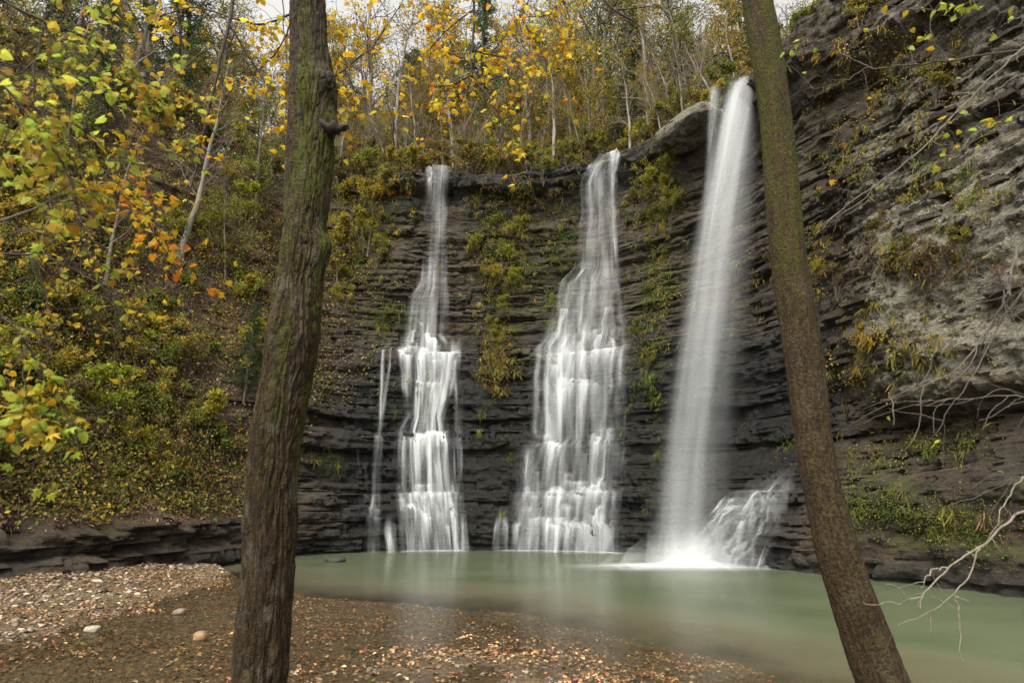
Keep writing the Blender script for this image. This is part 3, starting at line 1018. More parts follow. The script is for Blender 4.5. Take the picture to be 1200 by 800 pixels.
def trunk_mesh(name, rows, Y, mat, nth, ridges, depth, seed, mossf, origin, nz=440, lumps=()):
    rows = np.array(rows, float)
    C, Rd = [], []
    for py, px, wd in rows:
        c = at(px, py, Y)
        e = at(px + wd * .94 / 2, py, Y)
        C.append(c); Rd.append(np.linalg.norm(e - c) * .97)
    C = np.array(C)[::-1]; Rd = np.array(Rd)[::-1]
    P = smooth_path(C, nz)
    rr = smooth_path(np.stack([Rd, Rd, Rd], 1), nz)[:, 0]
    th = np.arange(nth) * 2 * np.pi / nth
    T = np.gradient(P, axis=0); T /= np.linalg.norm(T, axis=1, keepdims=True)
    A = np.cross(T, (0, 1, 0)); A /= np.linalg.norm(A, axis=1, keepdims=True)
    B = np.cross(T, A)
    L = np.concatenate([[0], np.cumsum(np.linalg.norm(np.diff(P, axis=0), axis=1))])[:, None]
    TH = th[None]
    cx, sy = np.cos(TH), np.sin(TH)
    tw = L * .12
    wx = .35 * fbm(cx * 2 + 0 * L, sy * 2 + 0 * L, L * 1.5, 3, seed + 3)
    wx = wx + .06 * fbm(cx * 6, sy * 6, L * 9, 2, seed + 4)
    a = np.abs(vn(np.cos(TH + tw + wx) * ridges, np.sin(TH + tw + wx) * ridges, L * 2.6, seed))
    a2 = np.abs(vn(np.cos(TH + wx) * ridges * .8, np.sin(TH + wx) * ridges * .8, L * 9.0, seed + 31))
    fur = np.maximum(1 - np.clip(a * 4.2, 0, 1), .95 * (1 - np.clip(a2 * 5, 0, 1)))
    cr = fbm(cx * ridges * .8 + 0 * L, sy * ridges * .8 + 0 * L, L * 13, 3, seed + 6)
    lum = fbm(cx * 1.1 + 0 * L, sy * 1.1 + 0 * L, L * 1.6, 3, seed + 1)
    fine = fbm(cx * 9 + 0 * L, sy * 9 + 0 * L, L * 16, 3, seed + 2)
    d = -depth * fur + depth * .45 * cr + rr[:, None] * .13 * lum + depth * .5 * fine
    for (lz, lth, lh, lw, la) in lumps:
        dth = np.angle(np.exp(1j * (TH - lth)))
        d = d + la * np.exp(-((L - lz) / lh) ** 2 - (dth / lw) ** 2)
    Rf = rr[:, None] + d
    V = P[:, None] + Rf[..., None] * (A[:, None] * cx[..., None] + B[:, None] * sy[..., None])
    i = np.arange(nz - 1)[:, None] * nth; j = np.arange(nth)[None]; j2 = (j + 1) % nth
    F = np.stack([i + j, i + j2, i + nth + j2, i + nth + j], -1).reshape(-1, 4)
    moss = mossf(TH + 0 * L, L, L[-1, 0], fbm(cx * 1.5 + 0 * L, sy * 1.5 + 0 * L, L * 1.1, 4, seed + 8))
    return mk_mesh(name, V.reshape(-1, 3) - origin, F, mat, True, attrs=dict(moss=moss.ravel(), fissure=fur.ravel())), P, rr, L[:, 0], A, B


def build_trunks():
    # left: rough furrowed trunk
    Y = 4.0
    org = at(290, 930, Y)
    t = thing('tree', org, 'thick rough-barked tree trunk with a dark knot, standing left of the pool', 'tree')
    # theta 0 points to the right of the picture (A), theta -pi/2.. to the camera
    ml = lambda TH, L, LT, n: .40 + .55 * n - .12 * np.cos(TH) * sst(.3, .6, L / LT) - .20 * (1 - sst(.15, .40, L / LT))
    LZ = lambda py: (at(360, py, Y)[2] - at(360, 930, Y)[2]) * 1.02
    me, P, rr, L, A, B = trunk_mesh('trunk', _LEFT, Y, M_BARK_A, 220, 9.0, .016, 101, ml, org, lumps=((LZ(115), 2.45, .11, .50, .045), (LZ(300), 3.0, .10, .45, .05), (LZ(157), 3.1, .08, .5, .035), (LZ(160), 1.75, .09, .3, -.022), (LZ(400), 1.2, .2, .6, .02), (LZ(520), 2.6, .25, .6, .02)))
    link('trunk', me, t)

    def lat(py):
        z = at(360, py, Y)[2]
        return int(np.argmin(np.abs(P[:, 2] - z)))

    def knob(name, py, ang, out, size, seed, hole=0.0, colr=(.05, .035, .022)):
        k = lat(py)
        dirv = A[k] * math.cos(ang) + B[k] * math.sin(ang)
        c = P[k] + dirv * (rr[k] * .80)
        n, m = 28, 18
        th = np.arange(n) * 2 * np.pi / n
        ph = np.linspace(0, 1, m)
        TH, PH = np.meshgrid(th, ph)
        rad = np.sin(np.clip(PH, 0, 1) * np.pi * .5 + np.pi * .5)
        prof_r = np.cos(PH * np.pi / 2) ** .55
        hgt = np.sin(PH * np.pi / 2) * out
        if hole:
            hgt = hgt - hole * sst(.62, .9, PH)
        nse = fbm(np.cos(TH) * 2, np.sin(TH) * 2, PH * 3 + seed, 4, seed)
        up = np.array((0, 0, 1.)); side = np.cross(dirv, up); side /= np.linalg.norm(side)
        up = np.cross(side, dirv)
        q = prof_r * size * (1 + .30 * nse)
        V = c + dirv * (hgt * (1 + .2 * nse))[..., None] + side * (q * np.cos(TH) * .9)[..., None] + up * (q * np.sin(TH) * 1.35)[..., None]
        i = np.arange(m - 1)[:, None] * n; j = np.arange(n)[None]; j2 = (j + 1) % n
        F = np.stack([i + j, i + j2, i + n + j2, i + n + j], -1).reshape(-1, 4)
        col = np.array(colr) * (1 + .4 * nse.reshape(-1, 1))
        me = mk_mesh(name, V.reshape(-1, 3) - org, F, M_WOOD, True, col=np.clip(col, .004, 1))
        if name != 'knot':
            me.materials[0] = M_BARK_A
        return link(name, me, t)
    # in this frame the camera side is at angle +pi/2 or -pi/2; find it
    k0 = lat(115)
    camside = math.pi / 2 if B[k0][1] < 0 else -math.pi / 2
    rightside = 0.0 if A[k0][0] > 0 else math.pi
    mid = lambda f: camside * f + (rightside if rightside == 0 else (math.pi if camside > 0 else -math.pi)) * (1 - f)
    knob('knot', 113, mid(.42), .085, .055, 4, hole=.075, colr=(.018, .013, .009))
    # broken branch stub to the right
    k = lat(157)
    a = P[k] + np.array((rr[k] * .6, -.05, 0))
    pts = np.array([a, a + (.10, -.03, -.005), a + (.16, -.035, -.002), a + (.215, -.04, .012)])
    pts = smooth_path(pts, 14)
    V, F = tube(pts, np.linspace(.070, .024, 14) * (1 + .15 * np.sin(np.arange(14) * 1.3)), 14)
    nse = fbm(V[:, 0] * 30, V[:, 1] * 30, V[:, 2] * 30, 3, 5)
    V = V + (V - pts.repeat(14, 0)) * (.9 * nse[:, None])
    V[-14:] += (.03, 0, .01) * (nse[-14:, None] * 1.5)
    cap = np.array([[13 * 14 + i, 13 * 14 + (i + 1) % 14, 13 * 14 + (i + 5) % 14] for i in range(14)])
    link('branch_stub', mk_mesh('branch_stub', V - org, [F, cap], M_WOOD, True, col=np.array([(.030, .022, .015)]) * (1 + .4 * nse[:, None])), t)

    # right: leaning mossy trunk
    Y = 3.7
    org = at(1112, 940, Y)
    t2 = thing('tree', org, 'slim leaning tree trunk with mossy upper bark, in front of the right waterfall', 'tree')
    mr = lambda TH, L, LT, n: .22 + .34 * sst(.34, .58, L / LT + .08 * n) + .42 * n - .10 * np.cos(TH) * 0
    me, *_ = trunk_mesh('trunk', _RIGHT_T, Y, M_BARK_B, 140, 9.0, .0045, 202, mr, org)
    link('trunk', me, t2)


build_trunks()

# ------------------------------------------------------------------ stones and fallen leaves on the creek bed
_ico = None


def ico():
    global _ico
    if _ico is None:
        p = (1 + 5 ** .5) / 2
        v = np.array([(-1, p, 0), (1, p, 0), (-1, -p, 0), (1, -p, 0), (0, -1, p), (0, 1, p), (0, -1, -p), (0, 1, -p), (p, 0, -1), (p, 0, 1), (-p, 0, -1), (-p, 0, 1)]) / math.hypot(1, p)
        f = np.array([(0, 11, 5), (0, 5, 1), (0, 1, 7), (0, 7, 10), (0, 10, 11), (1, 5, 9), (5, 11, 4), (11, 10, 2), (10, 7, 6), (7, 1, 8), (3, 9, 4), (3, 4, 2), (3, 2, 6), (3, 6, 8), (3, 8, 9), (4, 9, 5), (2, 4, 11), (6, 2, 10), (8, 6, 7), (9, 8, 1)])
        _ico = (v, f)
    return _ico


PEB_PAL = [(.30, .25, .19), (.36, .31, .25), (.22, .16, .10), (.17, .12, .08), (.27, .20, .13), (.42, .38, .32), (.13, .09, .06), (.24, .19, .14), (.20, .17, .14), (.33, .25, .16)]
LIT_PAL = [(.16, .09, .04), (.12, .065, .03), (.21, .13, .06), (.25, .165, .08), (.09, .05, .028), (.29, .20, .10), (.18, .115, .06)]


def build_stones():
    rng = np.random.default_rng(5)
    v0, f0 = ico()
    # candidate positions, denser close to the camera and on the bank
    def scatter(n, x0, x1, y0, y1):
        return rng.uniform(x0, x1, n), rng.uniform(y0, y1, n)
    xa, ya = scatter(15000, -13, -3.0, 5.0, 15.5)
    xb, yb = scatter(19000, -6.5, 4.2, 3.6, 11.5)
    x = np.concatenate([xa, xb]); y = np.concatenate([ya, yb])
    z = bed_z(x, y)
    dist = np.hypot(x, y)
    keep = (z > -.45) & (rng.random(len(x)) < np.clip(1.0 - 0.9 * sst(.08, .40, -z), .05, 1))
    # inside the frame only
    px, py = project(x, y, z)
    keep &= (px > -60) & (px < 1260) & (py < 860)
    x, y, z, dist = x[keep], y[keep], z[keep], dist[keep]
    n = len(x)
    size = .011 + .030 * rng.random(n) ** 2.6
    size = size * (1 + .5 * (z > .04))
    big = rng.random(n) < .045 * (z > .03)
    size = np.where(big, size * 1.5 + .010, size)
    sx = size * rng.uniform(.8, 1.5, n); sy = size * rng.uniform(.7, 1.2, n); sz = size * rng.uniform(.22, .5, n)
    th = rng.uniform(0, 6.28, n)
    tilt = rng.normal(size=(n, 2)) * .22
    col = pick_cols(n, PEB_PAL, rng, .13)
    col = col * (1 - .6 * .5) + .3 * col.mean(1, keepdims=True) * np.array((1.22, .98, .74))
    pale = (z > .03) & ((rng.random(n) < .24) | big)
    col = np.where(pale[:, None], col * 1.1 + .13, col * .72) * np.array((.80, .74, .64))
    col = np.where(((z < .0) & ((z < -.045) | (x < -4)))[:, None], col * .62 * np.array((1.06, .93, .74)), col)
    shapes = [v0 * (1 + .28 * rng.normal(size=(12, 1))) for _ in range(14)]
    which = rng.integers(0, 14, n)
    V = np.stack(shapes)[which]
    V = V * np.stack([sx, sy, sz], 1)[:, None]
    V[..., 2] += V[..., 0] * tilt[:, :1] + V[..., 1] * tilt[:, 1:]
    c, s = np.cos(th)[:, None], np.sin(th)[:, None]
    X = V[..., 0] * c - V[..., 1] * s; Yv = V[..., 0] * s + V[..., 1] * c
    V = np.stack([X + x[:, None], Yv + y[:, None], V[..., 2] + (z + sz * .25)[:, None]], -1)
    # the 290 that show largest are single stones, the rest one mass
    show = size / dist * (z > -.06)
    order = np.argsort(-show)
    top = order[:290]
    rest = order[290:]
    for i in top:
        vv = V[i]
        cen = np.array((x[i], y[i], z[i]))
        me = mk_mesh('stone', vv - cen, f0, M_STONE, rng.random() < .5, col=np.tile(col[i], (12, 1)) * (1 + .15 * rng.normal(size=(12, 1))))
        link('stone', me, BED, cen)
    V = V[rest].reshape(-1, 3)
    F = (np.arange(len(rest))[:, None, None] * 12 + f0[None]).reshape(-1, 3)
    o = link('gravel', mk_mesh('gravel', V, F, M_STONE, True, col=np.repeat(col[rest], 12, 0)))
    o['kind'] = 'stuff'; o['label'] = 'small brown and grey gravel covering the bank and shallow creek bed'; o['category'] = 'gravel'

    # fallen leaves among the gravel
    n = 75000
    x = rng.uniform(-12.5, 4.2, n); y = rng.uniform(3.6, 15, n); z = bed_z(x, y)
    cl = fbm(x * .8, y * .8, 0, 3, 7)
    px, py = project(x, y, z)
    k = (z > -.30) & (px > -40) & (px < 1240) & (rng.random(n) < np.clip(.62 + 1.5 * cl, .15, 1))
    x, y, z = x[k], y[k], z[k]; n = len(x)
    P = np.stack([x, y, z + .014 + .022 * rng.random(n)], 1)
    D = rng.normal(size=(n, 3)); D[:, 2] *= .2
    N = rng.normal(size=(n, 3)) * .35 + (0, 0, 1)
    V, F = leaf_quads(P, D, N, rng.uniform(.025, .065, n), .7, .12)
    o = link('fallen_leaves', mk_mesh('fallen_leaves', V, F, M_LITTER, False, col=np.repeat(pick_cols(n, LIT_PAL + [(.30, .20, .10), (.26, .13, .05), (.20, .09, .035), (.10, .05, .025)], rng, .2) * np.where((z > -.25) & (x > -4.2), 1.75, np.where(z < 0, 1.15, 1.05))[:, None], 4, 0)))
    o['kind'] = 'stuff'; o['label'] = 'brown fallen leaves lying among the creek gravel'; o['category'] = 'fallen leaves'

    # single rocks that stand out
    def rock(px, py, size, flat, colr, label, seed, zbase=None):
        dx, dy, dz = ray(px, py)
        t = (CAMZ - .02) / -dz
        cx, cy = dx * t, dy * t
        n, m = 26, 16
        TH, PH = np.meshgrid(np.arange(n) * 2 * np.pi / n, np.linspace(-.5, .5, m) * np.pi)
        d = np.stack([np.cos(PH) * np.cos(TH), np.cos(PH) * np.sin(TH), np.sin(PH)], -1)
        r = 1 + .30 * fbm(d[..., 0] * 1.3 + seed, d[..., 1] * 1.3, d[..., 2] * 1.3, 3, seed) + .08 * fbm(d[..., 0] * 5, d[..., 1] * 5, d[..., 2] * 5, 3, seed)
        d = np.sign(d) * np.abs(d) ** .8
        V = d * r[..., None] * size * np.array((1.1, .9, flat))
        i = np.arange(m - 1)[:, None] * n; j = np.arange(n)[None]; j2 = (j + 1) % n
        F = np.stack([i + j, i + j2, i + n + j2, i + n + j], -1).reshape(-1, 4)
        c = np.array(colr) * (1 + .25 * fbm(d[..., 0] * 4, d[..., 1] * 4, d[..., 2] * 4, 3, seed + 1).reshape(-1, 1))
        o = link('rock', mk_mesh('rock', V.reshape(-1, 3), F, M_STONE, True, col=c), None, (cx, cy, size * flat * .45))
        tag(o, label, 'rock')
    rock(235, 746, .075, .75, (.23, .145, .08), 'round orange-brown rock alone in the shallow run left of the thick trunk', 3)
    rock(393, 657, .26, .36, (.035, .033, .03), 'dark flat wet rock just off the cliff foot, right of the thick trunk', 5)
    rock(211, 717, .085, .6, (.16, .12, .09), 'grey-brown angular rock at the edge of the gravel bank', 8)
    rock(108, 737, .085, .5, (.27, .235, .17), 'pale angular rock near the front corner of the gravel bank', 9)
    rock(116, 672, .12, .3, (.26, .25, .22), 'light grey flat rock at the back of the gravel bank', 12)

    # boulder resting on the lip beside the right fall
    n, m = 40, 24
    TH, PH = np.meshgrid(np.arange(n) * 2 * np.pi / n, np.linspace(-.5, .5, m) * np.pi)
    d = np.stack([np.cos(PH) * np.cos(TH), np.cos(PH) * np.sin(TH), np.sin(PH)], -1)
    d = np.sign(d) * np.abs(d) ** .7
    r = 1 + .22 * fbm(d[..., 0] * 1.3 + 4, d[..., 1] * 1.3, d[..., 2] * 1.3, 3, 4) + .07 * fbm(d[..., 0] * 4, d[..., 1] * 4, d[..., 2] * 6, 3, 6)
    A_ = at(768, 168, 20.6); B_ = at(832, 118, 18.4)
    ax = B_ - A_; L_ = np.linalg.norm(ax) / 2; ax /= np.linalg.norm(ax)
    sd = np.cross(ax, (0, 0, 1)); sd /= np.linalg.norm(sd); up = np.cross(sd, ax)
    q = d * r[..., None]
    V = ax * (q[..., :1] * L_) + sd * (q[..., 1:2] * .9) + up * (q[..., 2:] * .42)
    i = np.arange(m - 1)[:, None] * n; j = np.arange(n)[None]; j2 = (j + 1) % n
    F = np.stack([i + j, i + j2, i + n + j2, i + n + j], -1).reshape(-1, 4)
    V = V.reshape(-1, 3)
    o = link('boulder', mk_mesh('boulder', V, F, M_ROCK, True, attrs=dict(lich=np.full(len(V), .9), moss=.30 * (V[:, 2] > .1), wet=np.zeros(len(V)), litter=np.zeros(len(V)))), None, (A_ + B_) / 2 + (.5, .3, -.05))
    tag(o, 'long pale lichen-covered boulder lying on the lip just left of the right fall', 'boulder')


build_stones()

# ------------------------------------------------------------------ leaf litter, ground cover and twigs on the hillside
GREEN = [(.13, .18, .028), (.09, .14, .028), (.19, .22, .035), (.07, .11, .028), (.24, .24, .04)]
YELLOW = [(.40, .29, .022), (.47, .34, .028), (.32, .26, .03), (.42, .25, .02)]
OLIVE = [(.23, .215, .045), (.17, .165, .038), (.30, .26, .05), (.13, .13, .032), (.36, .29, .05)]
ORANGE = [(.46, .14, .015), (.50, .20, .018), (.36, .08, .012), (.42, .17, .03)]
BROWN = [(.16, .095, .045), (.11, .07, .035), (.21, .13, .06), (.09, .06, .032), (.14, .10, .06)]


def surf(s, z, fine=True):
    return place(s, rock_r(s, z, fine), z)


def visible(P, m=60):
    px, py = project(P[:, 0], P[:, 1], P[:, 2])
    return (px > -m) & (px < 1200 + m) & (py > -m) & (py < 800 + m)


def build_hill_cover():
    rng = np.random.default_rng(21)

    def pts(n, s0, s1, z0, z1):
        s = rng.uniform(s0, s1, n); z = z0 + (z1 - z0) * rng.random(n)
        h = hillness(s, z)
        k = (rng.random(n) < h) & (z < HH(s))
        s, z = s[k], z[k]
        P = surf(s, z)
        k = visible(P)
        return s[k], z[k], P[k]
    s, z, P = pts(110000, sB, sE + .5, .9, 17)
    n = len(s)
    nx, ny = norm_xy(s)
    Nn = np.stack([-nx, -ny, np.full(n, .9)], 1)
    P = P + Nn * (.02 + .05 * rng.random((n, 1)))
    D = rng.normal(size=(n, 3)); D -= Nn * (D * Nn).sum(1, keepdims=True) / (Nn * Nn).sum(1, keepdims=True) * .7
    V, F = leaf_quads(P, D, Nn + rng.normal(size=(n, 3)) * .5, rng.uniform(.05, .13, n), .65, .15)
    o = link('leaf_litter', mk_mesh('leaf_litter', V, F, M_LITTER, False, col=np.repeat(pick_cols(n, LIT_PAL + [(.07, .045, .03), (.05, .035, .025)], rng, .22), 4, 0)))
    o['kind'] = 'stuff'; o['label'] = 'brown leaf litter blanketing the steep hillside'; o['category'] = 'leaf litter'
    # ground cover plants in clumps
    s, z, P = pts(9000, sB, sE + .6, 1.1, 17)
    cl = fbm(s * .6, z * .6, 0, 3, 77)
    k = rng.random(len(s)) < np.clip(.55 + 1.5 * cl, 0.05, 1)
    s, z, P = s[k], z[k], P[k]
    m = rng.integers(9, 26, len(s))
    ii = np.repeat(np.arange(len(s)), m)
    n = len(ii)
    nx, ny = norm_xy(s)
    Nn = np.stack([-nx, -ny, np.full(len(s), 1.2)], 1); Nn /= np.linalg.norm(Nn, axis=1, keepdims=True)
    wsz = rng.uniform(.12, .38, len(s))
    off = rng.normal(size=(n, 3)) * wsz[ii][:, None] * np.array((1, 1, .7))
    Q = P[ii] + off + Nn[ii] * (np.abs(rng.normal(size=(n, 1))) * wsz[ii][:, None] * 1.1 + .05)
    pal = [GREEN, OLIVE, YELLOW, BROWN + ORANGE[1:2]]
    kind = rng.choice(4, len(s), p=[.34, .43, .11, .12])
    C = np.zeros((n, 3))
    for q in range(4):
        mm = kind[ii] == q
        C[mm] = pick_cols(mm.sum(), pal[q], rng, .18)
    V, F = leaf_quads(Q, rng.normal(size=(n, 3)) + (0, 0, -.3), rng.normal(size=(n, 3)) * .6 + (0, -.3, .8), rng.uniform(.05, .12, n), .7, .14)
    o = link('ground_cover', mk_mesh('ground_cover', V, F, M_LEAF, False, col=np.repeat(C, 4, 0)))
    o['kind'] = 'stuff'; o['label'] = 'low green and yellow plants scattered over the hillside'; o['category'] = 'ground cover'
    # fallen twigs and dead stems
    a = Acc()
    s, z, P = pts(2300, sB, sE + .5, 1.0, 17)
    nx, ny = norm_xy(s)
    for i in range(len(s)):
        N_ = np.array((-nx[i], -ny[i], .9))
        L = rng.uniform(.3, 1.3)
        d = rng.normal(size=3) + N_ * rng.uniform(-.1, .9); d /= np.linalg.norm(d)
        p = P[i] + N_ * .04
        q = p + d * L * .5 + rng.normal(size=3) * .08; e = q + d * L * .5 + rng.normal(size=3) * .14
        V, F = tube([p, q, e], [rng.uniform(.006, .018), .008, .003], 3)
        a.add(V, F, np.array((.15, .115, .08)) * rng.uniform(.4, 1.5))
    o = link('fallen_twigs', a.mesh('fallen_twigs', M_WOOD))
    o['kind'] = 'stuff'; o['label'] = 'thin dead stems and fallen twigs on the hillside'; o['category'] = 'twigs'


build_hill_cover()

# ------------------------------------------------------------------ plants: growth of stems


def branch_path(p, d, L, n, rng, wob=.12, up=.0):
    pts = [np.array(p, float)]
    d = np.array(d, float); d /= np.linalg.norm(d)
    for _ in range(n):
        d = d + rng.normal(size=3) * wob + np.array((0, 0, up)); d /= np.linalg.norm(d)
        pts.append(pts[-1] + d * L / n)
    return np.array(pts), d


def grow_tree(rng, h, r0, first, n1, n2, n3, spread=.42, rise=.5, up=.05, lean=(0, 0), taper=.8, trunks=1):
    """returns wood tubes for trunk and for limbs, and leaf anchor points"""
    trunk, limbs, tips = [], [], []
    for q in range(trunks):
        d0 = np.array((lean[0] + (rng.normal() * .25 if trunks > 1 else 0), lean[1] + (rng.normal() * .25 if trunks > 1 else 0), 1.0))
        tp, _ = branch_path((0, 0, -.4), d0, h + .4, 12, rng, .045, .03)
        tr = r0 * (1 - taper * np.linspace(0, 1, 13)) * (1 if q == 0 else .7)
        tr[0] *= 1.35
        trunk.append((tp, tr))
        for i in range(n1 // trunks):
            t = first + (1 - first) * (i + rng.random()) / (n1 // trunks)
            t = min(t, .985)
            k = t * 12
            p = tp[int(k)] * (1 - k % 1) + tp[min(int(k) + 1, 12)] * (k % 1)
            rr = np.interp(k, np.arange(13), tr)
            az = i * 2.4 + rng.normal() * .5
            el = rise + rng.normal() * .2
            L = h * spread * (1.05 - t * .75) * rng.uniform(.65, 1.2)
            d = np.array((math.cos(az) * math.cos(el), math.sin(az) * math.cos(el), math.sin(el)))
            bp, bd = branch_path(p, d, L, 5, rng, .16, up)
            br = np.linspace(rr * .50, rr * .12 + .004, 6)
            limbs.append((bp, br, 4))
            tips.append((bp[-1], bd))
            for j in range(n2):
                tt = .25 + .75 * (j + rng.random()) / n2
                kk = tt * 5
                q0 = bp[int(min(kk, 4.99))] * (1 - kk % 1) + bp[min(int(kk) + 1, 5)] * (kk % 1)
                d2 = bd + rng.normal(size=3) * .75
                sp, sd = branch_path(q0, d2, L * rng.uniform(.3, .55), 4, rng, .2, up)
                limbs.append((sp, np.linspace(max(br[3] * .5, .007), .004, 5), 3))
                tips.append((sp[-1], sd))
                for m in range(n3):
                    q1 = sp[rng.integers(1, 5)]
                    d3 = sd + rng.normal(size=3) * .8
                    wp, wd = branch_path(q1, d3, L * rng.uniform(.10, .28), 2, rng, .25, up)
                    limbs.append((wp, np.array((.006, .005, .003)), 3))
                    tips.append((wp[-1], wd)); tips.append((wp[1], wd))
    return trunk, limbs, tips


def crown_mesh(name, limbs, tips, rng, nleaf, size, pal, woodcol, spreadl=.18, aspect=.65, droop=-.3):
    a = Acc()
    nw = 0
    for bp, br, sd in limbs:
        V, F = tube(bp, br, sd)
        a.add(V, F, np.array(woodcol) * rng.uniform(.7, 1.25))
        nw += len(F)
    q = [f for f in a.F]
    Fw = np.concatenate(q)
    V = np.concatenate(a.V); C = np.concatenate(a.C)
    if nleaf:
        T = np.array([t[0] for t in tips]); Dd = np.array([t[1] for t in tips])
        # leaves gather on some twigs and leave others bare
        wgt = np.clip(.25 + 1.4 * vn(T[:, 0] * .7, T[:, 1] * .7, T[:, 2] * .7, 3), .02, None)
        ii = rng.choice(len(T), nleaf, p=wgt / wgt.sum())
        P = T[ii] + rng.normal(size=(nleaf, 3)) * spreadl - Dd[ii] * rng.random((nleaf, 1)) * spreadl
        D = Dd[ii] + rng.normal(size=(nleaf, 3)) * .8 + (0, 0, droop)
        LV, LF = leaf_quads(P, D, rng.normal(size=(nleaf, 3)) + (0, 0, .6), rng.uniform(.6, 1.25, nleaf) * size, aspect, .14)
        LC = np.repeat(pick_cols(nleaf, pal, rng, .16), 4, 0)
        me = mk_mesh(name, np.concatenate([V, LV]), [Fw, LF + len(V)], [M_WOOD, M_LEAF], False, col=np.concatenate([C, LC]))
        mi = np.zeros(len(Fw) + len(LF), np.int32); mi[len(Fw):] = 1
        me.polygons.foreach_set('material_index', mi)
    else:
        me = mk_mesh(name, V, Fw, M_WOOD, True, col=C)
    return me


def trunk_tubes(name, trunk, col, rng, sides=9, mat=None):
    a = Acc()
    for tp, tr in trunk:
        P = smooth_path(tp, 30)
        V, F = tube(P, np.interp(np.linspace(0, len(tr) - 1, 30), np.arange(len(tr)), tr), sides)
        n = fbm(V[:, 0] * 6, V[:, 1] * 6, V[:, 2] * 1.5, 3, 9)
        V[:, :2] += (V - np.repeat(P, sides, 0))[:, :2] * .25 * n[:, None]
        a.add(V, F, np.clip(np.array(col) * (1 + .5 * n[:, None]), .01, 1))
    return a.mesh(name, mat or M_WOOD)


GREYW = (.17, .145, .12)
DARKW = (.075, .058, .042)
TREES = {}


